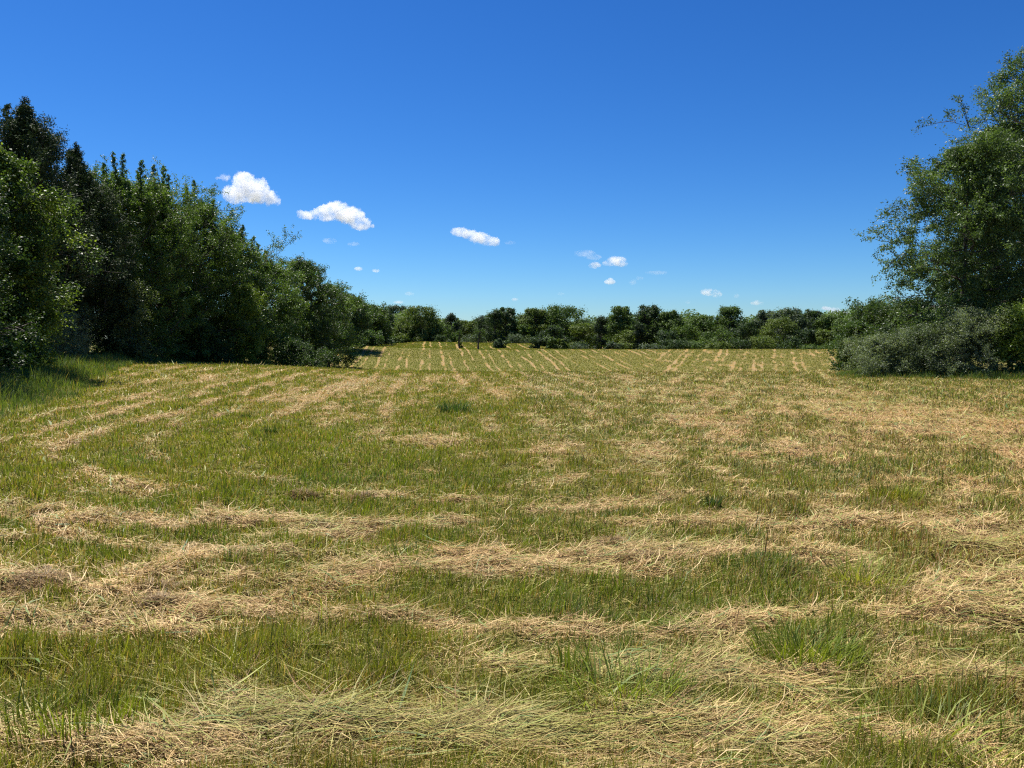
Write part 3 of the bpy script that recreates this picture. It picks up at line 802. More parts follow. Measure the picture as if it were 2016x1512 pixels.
GL = 'trees along the left edge of the field'
tree_at('broadleaf_tree', -5, 25, 275, [(0, 60), (.2, 100), (.5, 98), (.75, 62), (.9, 40), (1, 18)], 1, 'sunlit yellowish green leafy tree cut by the left edge in front of the tall cedar', 'tree', GL,
        c0=DK0, c1=(0.14, 0.21, 0.04), tip=YG1, ptip=0.25, n1=50, n2=9, n3=8, nl=22, leaf=0.085, lobes=0.4)
CEDK = dict(up=(20, 66), asp=0.28, leaf=0.11, twig=0.32, droop=-0.12, lobes=0.16, mat=M_NEEDLE, c0=CE0, c1=CE1, upnorm=0.1)
tree_at('cedar_tree', 68, 34, 192, [(0, 115), (.3, 112), (.55, 88), (.75, 60), (.86, 42), (.94, 17), (1, 4)], 2, 'tallest dark conical cedar on the left rising above the other trees', 'cedar', GL, tip=(0.05, 0.085, 0.035), n1=90, n2=10, n3=7, nl=13, **CEDK, spires=[(66, 190, 9, 50), (30, 205, 14, 60), (45, 235, 20, 60), (90, 262, 15, 60), (112, 268, 8, 30)])
tree_at('cedar_tree', 172, 38, 286, [(0, 90), (.4, 88), (.65, 66), (.82, 34), (.93, 14), (1, 3)], 3, 'second dark pointed cedar just right of the tallest one', 'cedar', GL, tip=(0.05, 0.085, 0.035), n1=76, n2=10, n3=7, nl=12, **CEDK, spires=[(170, 284, 9, 60), (148, 298, 10, 50), (190, 320, 10, 60)])
UPK = dict(up=(40, 78), leaf=0.08, twig=0.35, droop=-0.03, lobes=0.12)
tree_at('broadleaf_tree', 252, 42, 352, [(0, 90), (.4, 98), (.7, 74), (.88, 46), (1, 18)], 4, 'leafy tree with several upright spiky leaders just right of the second cedar', 'tree', GL, c0=MG0, c1=MG1, n1=46, n2=9, n3=7, nl=20, **UPK, spires=[(216, 322, 9, 80), (240, 303, 7, 90), (256, 304, 8, 100), (283, 312, 10, 100), (228, 335, 10, 70)])
tree_at('broadleaf_tree', 320, 45, 374, [(0, 90), (.4, 98), (.7, 72), (.88, 42), (1, 16)], 5, 'leafy tree with upright feathery tops in the middle of the left row', 'tree', GL, c0=MG0, c1=MG1, n1=46, n2=9, n3=7, nl=20, **UPK, spires=[(312, 324, 9, 100), (332, 326, 9, 90), (345, 345, 8, 80), (300, 345, 9, 80)])
tree_at('broadleaf_tree', 398, 49, 398, [(0, 85), (.4, 92), (.7, 70), (.88, 46), (1, 20)], 6, 'dark leafy tree with a small pointed top below the first cloud', 'tree', GL, c0=DK0, c1=MG1, n1=42, n2=9, n3=7, nl=19, up=(25, 70), leaf=0.085, lobes=0.2, spires=[(382, 350, 6, 55), (372, 368, 8, 60), (395, 395, 10, 60), (426, 392, 7, 50), (412, 400, 9, 50)])
tree_at('broadleaf_tree', 462, 53, 455, [(0, 85), (.4, 90), (.7, 70), (.9, 42), (1, 18)], 7, 'rounded green tree stepping down after the small pointed top', 'tree', GL, c0=DK0, c1=MG1, tip=YG0, n1=40, n2=9, n3=7, nl=19, up=(20, 65), leaf=0.09, lobes=0.2, spires=[(460, 442, 8, 50), (484, 443, 8, 50), (505, 466, 7, 40), (440, 430, 9, 50)])
tree_at('broadleaf_tree', 525, 58, 516, [(0, 76), (.4, 80), (.7, 62), (.9, 38), (1, 16)], 8, 'medium green tree above the dark low bush at the end of the knoll', 'tree', GL, c0=MG0, c1=MG1, tip=YG0, n1=36, n2=9, n3=7, nl=18, up=(20, 65), leaf=0.095, lobes=0.2, spires=[(520, 490, 8, 40), (540, 512, 8, 40), (508, 478, 8, 40)])
tree_at('broadleaf_tree', 598, 64, 512, [(0, 66), (.4, 72), (.75, 58), (.92, 34), (1, 18)], 9, 'vine covered tree with thin curved twigs on its crown', 'tree', GL, c0=MG0, c1=(0.07, 0.115, 0.03), tip=(0.10, 0.12, 0.05), n1=38, n2=9, n3=7, nl=18, up=(20, 70), leaf=0.10, lobes=0.25)
tree_at('broadleaf_tree', 648, 74, 560, [(0, 50), (.4, 55), (.75, 42), (1, 16)], 10, 'smaller dark tree right behind the vine covered one', 'tree', GL, c0=DK0, c1=MG1, n1=30, n2=8, n3=7, nl=16, up=(20, 65), leaf=0.12, lobes=0.3)
tree_at('broadleaf_tree', 686, 88, 583, [(0, 42), (.4, 45), (.75, 36), (1, 14)], 11, 'dark tree at the right end of the left row sloping down to the far trees', 'tree', GL, c0=DK0, c1=DK1, n1=28, n2=8, n3=6, nl=15, up=(20, 65), leaf=0.15, lobes=0.3)
tree_at('broadleaf_tree', 725, 104, 606, [(0, 38), (.4, 40), (.75, 32), (1, 12)], 12, 'low olive green tree where the left row meets the far trees', 'tree', GL, c0=MG0, c1=(0.10, 0.15, 0.03), n1=26, n2=8, n3=6, nl=14, up=(20, 60), leaf=0.18, lobes=0.3)
# back row, showing only through the gaps
tb = tree_at('broadleaf_tree', 120, 46, 400, [(0, 170), (.5, 160), (.8, 100), (1, 30)], 13, 'dark tree filling the gap behind the two cedars', 'tree', GL, c0=DK0, c1=DK1, n1=40, n2=9, n3=7, nl=16, leaf=0.11, lobes=0.3)
tb2 = tree_at('broadleaf_tree', 330, 55, 430, [(0, 150), (.5, 140), (.8, 90), (1, 30)], 14, 'dark tree filling the gap behind the upright feathery tops', 'tree', GL, c0=DK0, c1=DK1, n1=40, n2=9, n3=7, nl=15, leaf=0.12, lobes=0.3)

GU = 'bushes at the feet of the left trees'
SH = dict(z0=0.02, up=(5, 75), twig=0.3, droop=0.05, lobes=0.3, r0=0.03, wob=0.06)
tree_at('silvery_bush', 122, 31, 624, [(0, 42), (.4, 48), (.8, 36), (1, 14)], 31, 'grey silvery bush at the foot of the tall cedar', 'bush', GU, c0=SV0, c1=SV1, n1=26, n2=7, n3=6, nl=13, leaf=0.05, asp=0.4, crown='foliage', **SH)
tree_at('leafy_bush', 258, 38, 552, [(0, 34), (.4, 44), (.7, 36), (1, 12)], 32, 'light green leafy bush in front of the dark gap in the left row', 'bush', GU, c0=(0.06, 0.09, 0.03), c1=(0.15, 0.19, 0.07), n1=26, n2=7, n3=6, nl=11, leaf=0.075, crown='foliage', **SH)
tree_at('leafy_bush', 30, 25, 612, [(0, 50), (.4, 60), (.8, 44), (1, 20)], 33, 'bright green low bush in the lower left in front of the sunlit tree', 'bush', GU, c0=MG0, c1=YG1, n1=28, n2=7, n3=6, nl=12, leaf=0.07, crown='foliage', **SH)
tree_at('leafy_bush', 484, 50, 560, [(0, 34), (.4, 40), (.8, 34), (1, 12)], 34, 'yellow green vine thicket on the front of the rounded tree', 'bush', GU, c0=YG0, c1=YG1, n1=24, n2=7, n3=6, nl=10, leaf=0.085, crown='foliage', **SH)
tree_at('leafy_bush', 582, 55, 676, [(0, 60), (.5, 62), (.8, 45), (1, 26)], 35, 'low dark bush spreading over the grass at the end of the knoll', 'bush', GU, c0=DK0, c1=DK1, n1=30, n2=8, n3=6, nl=12, leaf=0.08, crown='foliage', **SH)
tree_at('leafy_bush', 395, 47, 640, [(0, 60), (.5, 62), (.8, 45), (1, 26)], 36, 'shaded dark bush under the tree below the first cloud', 'bush', GU, c0=DK0, c1=DK1, n1=26, n2=8, n3=6, nl=12, leaf=0.085, crown='foliage', **SH)
tree_at('leafy_bush', 720, 96, 656, [(0, 26), (.5, 28), (1, 12)], 37, 'fresh green bush at the far left corner of the striped field', 'bush', GU, c0=MG0, c1=(0.10, 0.17, 0.04), n1=22, n2=7, n3=5, nl=10, leaf=0.14, crown='foliage', **SH)
tree_at('broadleaf_tree', -130, 20.5, 290, [(0, 115), (.3, 125), (.6, 105), (.85, 60), (1, 18)], 38, 'dark leafy tree on the very left edge hanging low over the tall grass', 'tree', GL, c0=(0.022, 0.045, 0.014), c1=(0.07, 0.12, 0.03), n1=40, n2=8, n3=7, nl=18, leaf=0.062)

GR = 'trees at the right edge of the field'
RK = dict(c0=(0.042, 0.075, 0.027), c1=(0.145, 0.215, 0.070), leaf=0.088, asp=0.5)
tree_at('broadleaf_tree', 2040, 38, 70, [(0, 120), (.3, 150), (.55, 165), (.75, 120), (.9, 85), (1, 30)], 51, 'tallest tree at the right edge reaching near the top of the picture', 'tree', GR, n1=60, n2=10, n3=8, nl=19, up=(5, 62), lobes=0.42, droop=0.18, **RK, fill=1.1)
tree_at('broadleaf_tree', 1892, 36, 276, [(0, 70), (.3, 120), (.5, 138), (.72, 118), (.9, 74), (1, 20)], 52, 'broad tree with long layered limbs left of the tallest right hand tree', 'tree', GR, z0=0.16, n1=46, n2=10, n3=8, nl=18, up=(-2, 50), lobes=0.5, droop=0.10, **RK, fill=0.95)
tree_at('broadleaf_tree', 1955, 44, 235, [(0, 90), (.3, 120), (.6, 110), (.85, 70), (1, 25)], 53, 'dark tree standing behind between the two big right hand trees', 'tree', GR, n1=44, n2=9, n3=8, nl=15, up=(10, 60), lobes=0.35, **RK)
tree_at('broadleaf_tree', 1715, 58, 597, [(0, 42), (.5, 52), (.8, 44), (1, 22)], 54, 'small open tree left of the big right hand trees beside the wooden pole', 'tree', GR, n1=30, n2=8, n3=6, nl=13, up=(15, 65), lobes=0.5, c0=MG0, c1=(0.08, 0.13, 0.045), leaf=0.11)
GS = 'bushes under the right hand trees'
tree_at('silvery_bush', 1735, 34, 668, [(0, 52), (.3, 66), (.7, 52), (1, 24)], 61, 'rounded silvery bush at the left end of the right thicket', 'bush', GS, c0=SV0 , c1=SV1, n1=34, n2=8, n3=7, nl=13, leaf=0.055, asp=0.4, crown='foliage', **SH)
tree_at('silvery_bush', 1815, 33.5, 648, [(0, 55), (.3, 66), (.7, 54), (1, 24)], 62, 'middle silvery green bush of the right thicket', 'bush', GS, c0=SV0, c1=(0.13, 0.17, 0.085), n1=34, n2=8, n3=7, nl=13, leaf=0.055, asp=0.4, crown='foliage', **SH)
tree_at('silvery_bush', 1898, 33, 618, [(0, 70), (.3, 82), (.7, 64), (1, 30)], 63, 'largest grey leaved bush in front of the big right hand trees', 'bush', GS, c0=SV0, c1=SV1, n1=40, n2=8, n3=7, nl=14, leaf=0.055, asp=0.4, crown='foliage', **SH)
tree_at('leafy_bush', 2010, 32, 610, [(0, 20), (.4, 46), (.8, 46), (1, 24)], 64, 'yellow green vine hung bush at the right edge', 'bush', GS, c0=MG0, c1=YG1, tip=YG1, n1=28, n2=8, n3=6, nl=12, leaf=0.085, crown='foliage', **{**SH, 'z0': .2})
tree_at('leafy_bush', 1790, 39, 600, [(0, 56), (.4, 66), (.8, 48), (1, 22)], 65, 'dark green bush behind the silvery thicket below the layered limbs', 'bush', GS, c0=DK0, c1=(0.08, 0.12, 0.03), n1=34, n2=8, n3=6, nl=13, leaf=0.08, crown='foliage', **SH)
tree_at('leafy_bush', 1690, 50, 640, [(0, 40), (.4, 46), (.8, 36), (1, 18)], 66, 'green bush sloping down to the field behind the silvery thicket', 'bush', GS, c0=MG0, c1=(0.09, 0.14, 0.04), n1=28, n2=8, n3=6, nl=11, leaf=0.10, crown='foliage', **SH)

# ------------------------------------------------------------------ far trees: lumpy crowns of many leaf clusters
def puff_tree(seed, H, env, npuff, pr, nleaf, leaf, c0, c1, base=0.05, top_out=4, asp=0.7):
    rng = np.random.default_rng(seed)
    e = np.array(env, float)
    f = base + (0.96 - base) * rng.random(npuff) ** 0.9
    a = rng.random(npuff) * 2 * PI
    R = np.interp(f, e[:, 0], e[:, 1])
    rr = R * np.sqrt(0.15 + 0.85 * rng.random(npuff))
    C = np.stack([rr * np.cos(a), rr * np.sin(a), f * H], -1)
    S = pr * (0.40 + 0.95 * rng.random(npuff) ** 1.3)
    C[:, 2] = np.minimum(C[:, 2], H - S * 0.8)
    # a few clusters stand out above the crown on thin limbs
    for k in range(top_out):
        aa = rng.random() * 2 * PI; q = e[-1, 1] * (0.4 + 0.9 * rng.random()) + pr * 0.4
        C[k] = (q * math.cos(aa), q * math.sin(aa), H * (0.90 + 0.09 * rng.random())); S[k] = pr * (0.35 + 0.3 * rng.random())
    tot = S ** 2; cnt = np.maximum(12, (nleaf * tot / tot.sum()).astype(int))
    pi = np.repeat(np.arange(npuff), cnt); n = len(pi)
    d = unit(rng.normal(0, 1, (n, 3)))
    rad = S[pi] * (0.60 + 0.5 * rng.random(n)) * (1 + 0.26 * rng.normal(0, 1, n))
    d = unit(d + 0.35 * np.sin(C[pi] * 7 + d[:, [1, 2, 0]] * 4))
    sq = np.array([1.05, 1.05, 0.82])
    pos = C[pi] + d * rad[:, None] * sq
    nrm = unit(d * 0.8 + rng.normal(0, 0.55, (n, 3)) + np.array([0, 0, 0.35]))
    axs = unit(rng.normal(0, 1, (n, 3)))
    size = leaf * (0.55 + 0.9 * rng.random(n))
    t = np.clip(0.62 * rng.random(npuff)[pi] + 0.38 * rng.random(n), 0, 1)
    col = mixc(c0, c1, t)
    keep = pos[:, 2] > 0.02
    lm = leaf_mesh('crown', pos[keep], nrm[keep], axs[keep], size[keep], asp, col[keep], M_FARLEAF)
    # trunk with limbs to the puffs
    K = 6; s = np.linspace(0, 1, K)
    r0 = 0.022 * H
    TP = np.stack([0.02 * H * np.sin(s * 5 + seed), 0.02 * H * np.cos(s * 4 + seed), s * H * 0.85], -1)[None]
    parts = [tubes(TP, (r0 * (1 - .85 * s))[None], 7)]
    fz = np.clip(C[:, 2] / H * 0.7, 0.05, 0.85)
    B0 = np.stack([np.interp(fz, s * .85, TP[0, :, 0]), np.interp(fz, s * .85, TP[0, :, 1]), fz * H], -1)
    s3 = np.linspace(0, 1, 3)[None, :, None]
    LP = B0[:, None] * (1 - s3) + C[:, None] * s3 + np.array([0, 0, -0.05 * H]) * (s3 * (1 - s3))
    parts.append(tubes(LP, np.full((npuff, 1), r0 * .3) * (1 - .7 * s3[..., 0]), 3))
    V, Q = join(parts)
    tm = mesh('trunk', V, np.full(len(Q), 4), Q.ravel(), M_BARK, smooth=True)
    return tm, lm

GF = 'trees of the far tree line'
NEUT = [(0, .7), (.4, 1), (.75, .8), (1, .35)]
NARR = [(0, .85), (.4, 1), (.75, .75), (1, .2)]
COLS = {'dark': ((0.022, 0.045, 0.020), (0.075, 0.12, 0.04)), 'mid': ((0.04, 0.08, 0.02), (0.13, 0.19, 0.045)), 'yel': ((0.06, 0.095, 0.022), (0.165, 0.215, 0.05)), 'oli': ((0.06, 0.095, 0.02), (0.17, 0.22, 0.05)),
        'gry': ((0.045, 0.075, 0.045), (0.12, 0.16, 0.085)), 'ced': (CE0, (0.05, 0.08, 0.034))}
FAR = [  # px, d, top, half width px, colour, kind, label
 (752, 128, 611, 30, 'dark', 'broad', 'dark blurred tree just right of the end of the left row'),
 (780, 150, 602, 32, 'gry', 'broad', 'rounded grey green tree behind the tall yellowish one'),
 (828, 120, 603, 35, 'yel', 'broad', 'tall yellowish green tree with a knobbly top left of the dark cedar pair'),
 (800, 119, 640, 26, 'oli', 'low', 'low olive tree in front of the tall yellowish one'),
 (872, 121, 640, 26, 'mid', 'low', 'low green tree between the yellowish tree and the dark cedar'),
 (889, 124, 619, 17, 'ced', 'cedar', 'dark crooked cedar standing alone before the dip in the skyline'),
 (918, 132, 631, 22, 'oli', 'broad', 'small olive tree in the dip of the skyline'),
 (948, 128, 622, 17, 'ced', 'cedar', 'slim dark tree right of the dip in the skyline'),
 (974, 122, 610, 18, 'dark', 'cedar', 'left dark top of the twin topped group behind the saplings'),
 (997, 124, 606, 24, 'dark', 'broad', 'right dark top of the twin topped group behind the saplings'),
 (1030, 122, 640, 24, 'mid', 'low', 'low tree right of the twin topped group'),
 (1053, 124, 608, 28, 'yel', 'broad', 'light green knobbly tree left of the broad round crown'),
 (1105, 126, 603, 44, 'mid', 'broad', 'broad round crowned tree near the middle of the tree line'),
 (1090, 112, 642, 26, 'dark', 'low', 'dark low tree in front of the broad round crown'),
 (1150, 120, 638, 28, 'oli', 'low', 'low olive tree between the broad round crown and the pillar cedar'),
 (1182, 114, 622, 16, 'ced', 'pillar', 'tall dark pillar shaped cedar in front of the tree line'),
 (1222, 122, 603, 26, 'mid', 'broad', 'tree with two small raised tops right of the pillar cedar'),
 (1258, 112, 637, 13, 'ced', 'pillar', 'short dark pillar shaped cedar before the tall middle trees'),
 (1274, 126, 601, 30, 'dark', 'broad', 'tall tree with an open knobbly crown above the short cedar'),
 (1315, 124, 611, 28, 'mid', 'broad', 'round topped tree stepping down from the tall middle trees'),
 (1240, 114, 652, 26, 'oli', 'low', 'bushy low tree between the two pillar cedars'),
 (1345, 120, 641, 28, 'mid', 'low', 'low tree in the shallow dip right of the middle trees'),
 (1385, 124, 621, 34, 'mid', 'broad', 'smooth topped green tree left of the raised sprig'),
 (1434, 126, 604, 28, 'mid', 'broad', 'tree with a raised spreading sprig below the small flat cloud'),
 (1465, 118, 634, 26, 'dark', 'low', 'dark low tree in the notch right of the raised sprig'),
 (1503, 126, 611, 26, 'gry', 'broad', 'feathery grey green tree right of the notch'),
 (1552, 120, 609, 38, 'gry', 'broad', 'tall drooping grey green tree right of the feathery one'),
 (1530, 110, 627, 32, 'oli', 'low', 'sunlit olive tree with a dark hollow beside it'),
 (1597, 122, 610, 22, 'dark', 'broad', 'dome topped dark tree left of the low white cloud'),
 (1632, 118, 621, 28, 'mid', 'broad', 'uneven topped green tree below the low white cloud'),
 (1668, 112, 628, 30, 'mid', 'broad', 'last green tree of the line before the right thicket'),
 (1630, 106, 650, 24, 'oli', 'low', 'rounded low olive tree near the right end of the line'),
 (1410, 110, 650, 34, 'mid', 'low', 'rounded low green tree under the smooth topped one'),
 (1310, 110, 652, 30, 'dark', 'low', 'dark lumpy low tree under the round topped one'),
 (1585, 108, 648, 26, 'dark', 'low', 'dark lumpy low tree under the dome topped one'),
]
for i, (px, d, top, hw, ck, kind, lab) in enumerate(FAR):
    x, y, z = gpt(px, d)
    H = zat(top, d) - z
    W = hw / FPX * d * (1.15 if kind != 'pillar' else 1.0)
    c0, c1 = COLS[ck]
    if kind == 'broad': env = [(f, r * W) for f, r in NEUT]; npf = 70; pr = W * 0.27; to = 9; nlf = 9000
    elif kind == 'low': env = [(f, r * W) for f, r in [(0, .9), (.5, 1), (.8, .7), (1, .3)]]; npf = 46; pr = W * 0.28; to = 4; nlf = 6500
    elif kind == 'cedar': env = [(f, r * W) for f, r in NARR]; npf = 40; pr = W * 0.42; to = 3; nlf = 6500
    else: env = [(0, .8 * W), (.4, .85 * W), (.8, .65 * W), (1, .25 * W)]; npf = 60; pr = W * 0.42; to = 0; nlf = 7500
    q_ = float(np.clip((W * H / 13.0), 0.6, 3.0)); nlf = int(nlf * q_ * 1.25); npf = int(npf * q_ ** .6)
    tm, lm = puff_tree(200 + i, H, env, npf, pr, nlf, 0.17 if kind in ('cedar', 'pillar') else 0.21, c0, c1, top_out=to, base=0.02)
    plant('cedar_tree' if ck == 'ced' else 'broadleaf_tree', px, d, tm, lm, lab, 'cedar' if ck == 'ced' else 'tree', GF)

# bushes along the foot of the far trees
GB = 'bushes along the foot of the far trees'
FB = [(985, 101, 668, 16, 'dark', 'dark round bush alone in the meadow right of the two saplings'), (1057, 101, 663, 17, 'dark', 'dark green bush left of a row of three field edge bushes'),
      (1084, 101, 664, 16, 'mid', 'green bush in the middle of the three field edge bushes'), (1106, 101, 667, 14, 'yel', 'pale green bush at the right of the three field edge bushes'),
      (1140, 102, 674, 22, 'gry', 'low grey green bush left of the pillar cedar foot'), (1207, 101, 673, 15, 'gry', 'small rounded grey bush at the pillar cedar foot'),
      (1232, 103, 676, 18, 'oli', 'low olive bush between the two pillar cedar feet'), (1282, 102, 678, 26, 'gry', 'low wide bush right of the short pillar cedar'),
      (1330, 101, 670, 26, 'dark', 'dark hollowed bush under the dark lumpy tree'), (1368, 101, 672, 26, 'mid', 'mid green bush left of the wide field edge mound'), (1412, 100, 674, 28, 'oli', 'wide green mound of bushes below the raised sprig tree'),
      (1458, 100, 668, 24, 'dark', 'dark bush at the field edge under the notch'), (1500, 99, 662, 26, 'oli', 'leafy olive bush left of the dark hollow'), (1548, 100, 664, 28, 'dark', 'dark deep bush below the drooping grey tree'),
      (1600, 98, 680, 30, 'mid', 'bright low bramble strip near the right end of the far field'), (1655, 96, 672, 32, 'mid', 'green bramble mound next to the right thicket'),
      (792, 117, 660, 20, 'mid', 'green bush below the low olive tree on the left of the meadow'), (835, 118, 662, 24, 'oli', 'olive bush below the tall yellowish tree'), (868, 117, 660, 18, 'dark', 'dark bush left of the first sapling'),
      (764, 116, 668, 14, 'gry', 'faded grey bush in the corner between the rows of trees'), (930, 119, 658, 26, 'gry', 'grey green bush behind the gap between the saplings'), (1020, 118, 658, 26, 'gry', 'grey bush strip behind the lone dark bush')]
for i, (px, d, top, hw, ck, lab) in enumerate(FB):
    x, y, z = gpt(px, d)
    H = zat(top, d) - z; W = hw / FPX * d
    c0, c1 = COLS[ck]
    tm, lm = puff_tree(400 + i, H, [(0, W), (.5, W * .95), (1, W * .5)], 22, W * .34, 3000, 0.17, c0, c1, top_out=1, base=0.05)
    plant('leafy_bush', px, d, tm, lm, lab, 'bush', GB, crown='foliage')

# far wood behind, one mass
def far_wood():
    rng = np.random.default_rng(77)
    P = []; 
    n = 190
    x = np.linspace(-50, 100, n) + rng.normal(0, 1, n); y = 142 + rng.normal(0, 5, n)
    z = height(x, y)
    tx = 1008 + x / y * FPX
    topy = np.interp(tx, [600, 760, 900, 1000, 1180, 1300, 1460, 1600, 1800], [612, 618, 634, 626, 634, 620, 632, 620, 606]) + rng.normal(0, 5, n)
    H = 1.6 + (672 - topy) / FPX * y - z
    pos = []; nr = []
    for i in range(n):
        m = 1100
        d = unit(rng.normal(0, 1, (m, 3))); d[:, 2] = np.abs(d[:, 2])
        pos.append(np.stack([x[i] + d[:, 0] * 3.2, y[i] + d[:, 1] * 3.2, z[i] + d[:, 2] ** .7 * H[i] * (0.85 + .18 * rng.random(m))], -1)); nr.append(d)
    pos = np.vstack(pos); nr = unit(np.vstack(nr) + rng.normal(0, .5, pos.shape)); m = len(pos)
    me = leaf_mesh('woodland', pos, nr, unit(rng.normal(0, 1, (m, 3))), 0.38 * (.6 + .8 * rng.random(m)), 0.7, mixc(DK0, MG1, np.clip(np.repeat(rng.random(n), 1100) * .6 + .4 * rng.random(m), 0, 1)), M_FARLEAF)
    o = link('woodland', me)
    tag(o, 'dark mass of woods showing through gaps in the far tree line', 'woods', kind='stuff')
far_wood()

# ------------------------------------------------------------------ saplings, pole
def sapling(px, d, top, seed, label, puffs):
    x, y, z = gpt(px, d)
    H = zat(top, d) - z
    rng = np.random.default_rng(seed)
    s = np.linspace(0, 1, 7)
    TP = np.stack([0.10 * np.sin(s * 4 + seed), 0 * s, s * H], -1)[None]
    parts = [tubes(TP, (0.13 * (1 - .6 * s))[None], 7)]
    V, Q = join(parts)
    for (dx, fz, r) in puffs:
        LP = np.array([[[0, 0, H * fz * .75], [dx * .5, 0, H * fz * .9], [dx, 0.05, H * fz]]]); v, q = tubes(LP, np.array([[.06, .045, .02]]), 5)
        Q = np.vstack([Q, q + len(V)]); V = np.vstack([V, v])
    tm = mesh('trunk', V, np.full(len(Q), 4), Q.ravel(), M_BARK, smooth=True)
    pos = np.vstack([np.array([dx, 0.05, H * fz]) + rng.normal(0, 1, (170, 3)) * r * .55 for dx, fz, r in puffs]); n = len(pos)
    lm = leaf_mesh('crown', pos, unit(rng.normal(0, 1, (n, 3)) + np.array([0, 0, .6])), unit(rng.normal(0, 1, (n, 3))), .12 * (.6 + .8 * rng.random(n)), .6, mixc(MG0, YG1 * 0 + np.array([.10, .15, .04]), rng.random(n)), M_FARLEAF)
    plant('sapling', px, d, tm, lm, label, 'sapling', 'saplings standing in the far meadow')
YG1 = np.array(YG1)
sapling(905, 97, 652, 3, 'left thin leafy sapling standing in the meadow beyond the stripes', [(0, .98, .30), (.15, .75, .28), (-.15, .55, .22), (.1, .3, .2), (.3, .12, .22)])
sapling(943, 94, 650, 4, 'forked leaning sapling with a dark bare stem in the meadow', [(-.35, .95, .34), (.45, .98, .34), (.6, .82, .25), (.05, .78, .25), (.2, .6, .22)])

def pole():
    d = 95
    x, y, z = gpt(1747, d)
    H = zat(597, d) - z
    s = np.linspace(0, 1, 5)
    o = thing('wooden_pole', (x, y, z), 'short grey wooden pole top sticking out above the small tree on the right', 'pole')
    v, q = tubes(np.stack([0 * s, 0 * s, s * H], -1)[None], (0.14 * (1 - .15 * s))[None], 10)
    link('shaft', mesh('shaft', v, np.full(len(q), 4), q.ravel(), M_BARK, smooth=True), o)
    v, q = tubes(np.array([[[0, 0, H - .02], [0, 0, H + .03], [0, 0, H + .08]]]), np.array([[.15, .15, .02]]), 10)
    link('cap', mesh('cap', v, np.full(len(q), 4), q.ravel(), M_BARK), o)
pole()

# ------------------------------------------------------------------ clouds: real volumes far beyond the trees
def cloud_mat(name, dens, aniso=0.3):
    m, t, out = newmat(name)
    N = t.nodes.new; L = t.links.new
    v = N('ShaderNodeVolumePrincipled')
    v.inputs['Color'].default_value = (0.995, 0.995, 0.995, 1)
    v.inputs['Anisotropy'].default_value = aniso
    geo = N('ShaderNodeNewGeometry')
    no = N('ShaderNodeTexNoise'); no.inputs['Scale'].default_value = 1.0 / 24; no.inputs['Detail'].default_value = 6; no.inputs['Roughness'].default_value = 0.65
    L(geo.outputs['Position'], no.inputs['Vector'])
    mr = N('ShaderNodeMapRange'); mr.inputs['From Min'].default_value = 0.40; mr.inputs['From Max'].default_value = 0.64
    mr.inputs['To Max'].default_value = dens
    L(no.outputs['Fac'], mr.inputs['Value']); L(mr.outputs[0], v.inputs['Density'])
    L(v.outputs[0], out.inputs['Volume'])
    return m
M_CLOUD = cloud_mat('cloud_vapour', 0.065)
M_WISP = cloud_mat('thin_vapour', 0.015)

def cloud(blobs, label, D=2000.0, mat=M_CLOUD, seed=0, res=None):
    """blobs: pixel centre, pixel radii; the cloud stands D metres away at the height it is seen"""
    cx = np.mean([b[0] for b in blobs]); cy = np.mean([b[1] for b in blobs])
    c = Vector(((cx - 1008) / FPX * D, D, zat(cy, D)))
    bm = bmesh.new()
    rng = np.random.default_rng(seed)
    for (px, py, rx, ry) in blobs:
        m = Matrix.Translation(Vector(((px - cx) / FPX * D, rng.normal(0, 0.12) * rx / FPX * D, -(py - cy) / FPX * D))) @ Matrix.Diagonal((rx / FPX * D, min(rx, ry * 1.6) / FPX * D, ry / FPX * D, 1))
        bmesh.ops.create_icosphere(bm, subdivisions=3, radius=1.0, matrix=m)
    me = bpy.data.meshes.new('cloud'); bm.to_mesh(me); bm.free()
    o = link('cloud', me)
    vs = res or max(b[2] for b in blobs) / FPX * D / 20
    md = o.modifiers.new('r', 'REMESH'); md.mode = 'VOXEL'; md.voxel_size = vs
    dg = bpy.context.evaluated_depsgraph_get()
    me2 = bpy.data.meshes.new_from_object(o.evaluated_get(dg))
    o.modifiers.clear(); o.data = me2
    bpy.data.meshes.remove(me)
    n = len(me2.vertices)
    co = np.zeros(n * 3); me2.vertices.foreach_get('co', co); co = co.reshape(-1, 3)
    no = np.zeros(n * 3); me2.vertices.foreach_get('normal', no); no = no.reshape(-1, 3)
    S = max(b[3] for b in blobs) / FPX * D
    q = fbm(co[:, 0] / S * 2.2 + co[:, 1] / S * 1.3, co[:, 2] / S * 2.2 + co[:, 1] / S * 1.1, seed, 3)
    q2 = pn(co[:, 0] / S * 7 + seed, co[:, 2] / S * 7 + co[:, 1] / S * 5, seed + 5)
    q3 = pn(co[:, 0] / S * 13 + seed, co[:, 2] / S * 13 - co[:, 1] / S * 9, seed + 9)
    co = co + no * (S * (0.34 * q + 0.16 * q2 + 0.09 * q3))[:, None]
    me2.vertices.foreach_set('co', co.ravel()); me2.update()
    me2.materials.clear(); me2.materials.append(mat)
    me2.name = 'cloud'; o.name = 'cloud'
    o.location = c
    tag(o, label, 'cloud', 'small white clouds over the field')

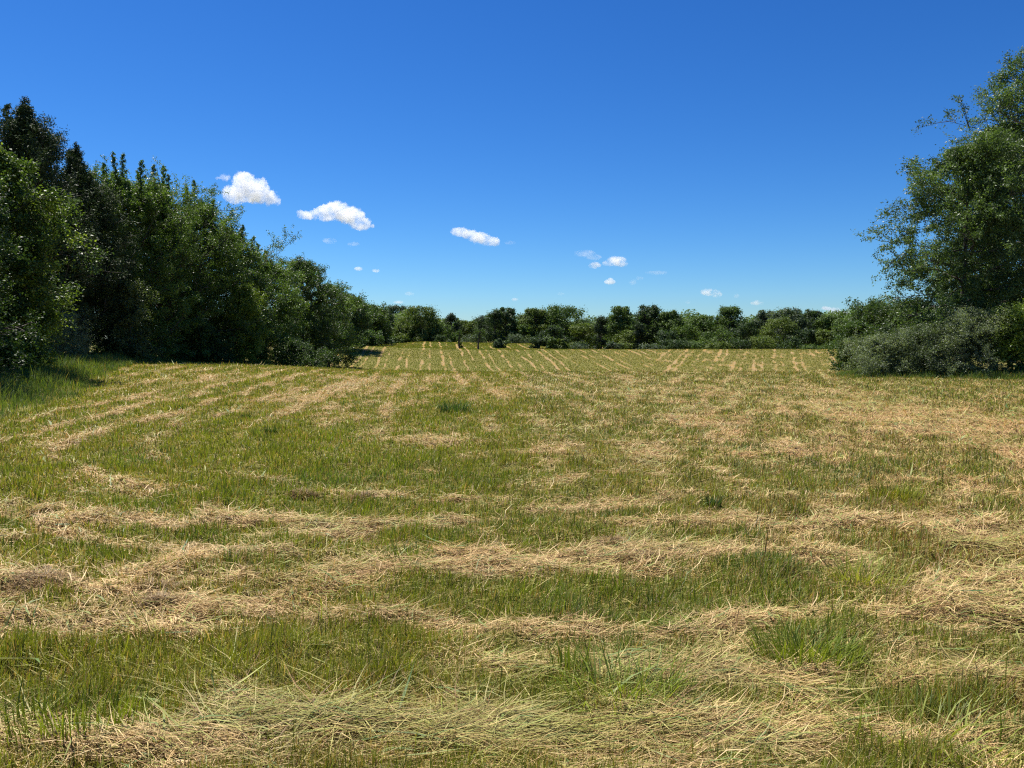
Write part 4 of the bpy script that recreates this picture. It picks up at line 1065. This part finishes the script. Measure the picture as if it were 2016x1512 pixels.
cloud([(487, 358, 22, 19), (470, 382, 26, 18), (500, 376, 34, 22), (530, 388, 24, 15), (448, 350, 14, 5), (515, 366, 20, 14), (545, 396, 12, 7)], 'largest and highest white cloud at the upper left', seed=1)
cloud([(612, 424, 24, 8), (650, 420, 30, 15), (668, 412, 24, 15), (695, 426, 28, 17), (710, 438, 22, 14), (728, 443, 12, 4), (597, 420, 10, 5)], 'second white cloud with a tapering left tail', seed=2)
cloud([(905, 456, 17, 9), (925, 462, 18, 9), (945, 469, 22, 12), (965, 475, 20, 9), (978, 480, 8, 4)], 'third white cloud in the middle of the sky slanting down to the right', seed=3)
cloud([(1212, 514, 20, 10), (1200, 518, 16, 6), (1222, 519, 13, 6), (1170, 522, 13, 6)], 'fourth white cloud with a small puff on its left', seed=4)
cloud([(1397, 576, 20, 7), (1388, 573, 12, 5), (1408, 580, 12, 6)], 'small flat white cloud right of centre low over the trees', seed=5)
cloud([(1200, 555, 12, 5), (1201, 551, 6, 4)], 'tiny bright cloud under the fourth white cloud', seed=6)
cloud([(1488, 597, 14, 4), (1488, 594, 6, 3)], 'tiny low cloud above the notch in the right part of the tree line', seed=7)
cloud([(1655, 622, 26, 8), (1640, 612, 12, 7), (1672, 625, 12, 6), (1625, 607, 10, 4)], 'low white cloud touching the trees left of the right thicket', seed=8, D=2600)
cloud([(1014, 590, 7, 3.5)], 'tiny cloud just above the twin topped trees', seed=9)
cloud([(786, 595, 11, 3)], 'flat tiny cloud above the yellowish tree', seed=10)
cloud([(708, 529, 9, 4)], 'left one of two tiny dashes below the second cloud', mat=M_CLOUD, seed=11)
cloud([(742, 533, 8, 3.5)], 'right one of two tiny dashes below the second cloud', mat=M_CLOUD, seed=12)
cloud([(698, 480, 13, 4)], 'faint wisp right under the second cloud', mat=M_WISP, seed=13)
cloud([(652, 474, 14, 6)], 'faint slanted wisp under the tail of the second cloud', mat=M_WISP, seed=14)
cloud([(1004, 478, 12, 4)], 'small wisp at the right end of the third cloud', mat=M_WISP, seed=15)
cloud([(1150, 499, 22, 7), (1168, 506, 16, 6)], 'torn faint wisp at the upper left of the fourth cloud', mat=M_WISP, seed=16)
cloud([(1245, 555, 7, 6), (1258, 548, 8, 4)], 'pair of joined faint puffs right of the tiny bright cloud', mat=M_WISP, seed=17)
cloud([(1290, 537, 24, 4)], 'long faint streak right of the fourth cloud', mat=M_WISP, seed=18)
cloud([(807, 578, 10, 4)], 'faint puff above the flat tiny cloud', mat=M_WISP, seed=19)
cloud([(1352, 595, 8, 3)], 'faint speck left of the small flat cloud', mat=M_WISP, seed=20)
cloud([(1448, 583, 5, 5)], 'faint speck right of the small flat cloud', mat=M_WISP, seed=21)
cloud([(1104, 579, 8, 3)], 'faint speck above the broad round crowned tree', mat=M_WISP, seed=22)
print('objects', len(bpy.data.objects), 'fill leaves', sum(FILLN))
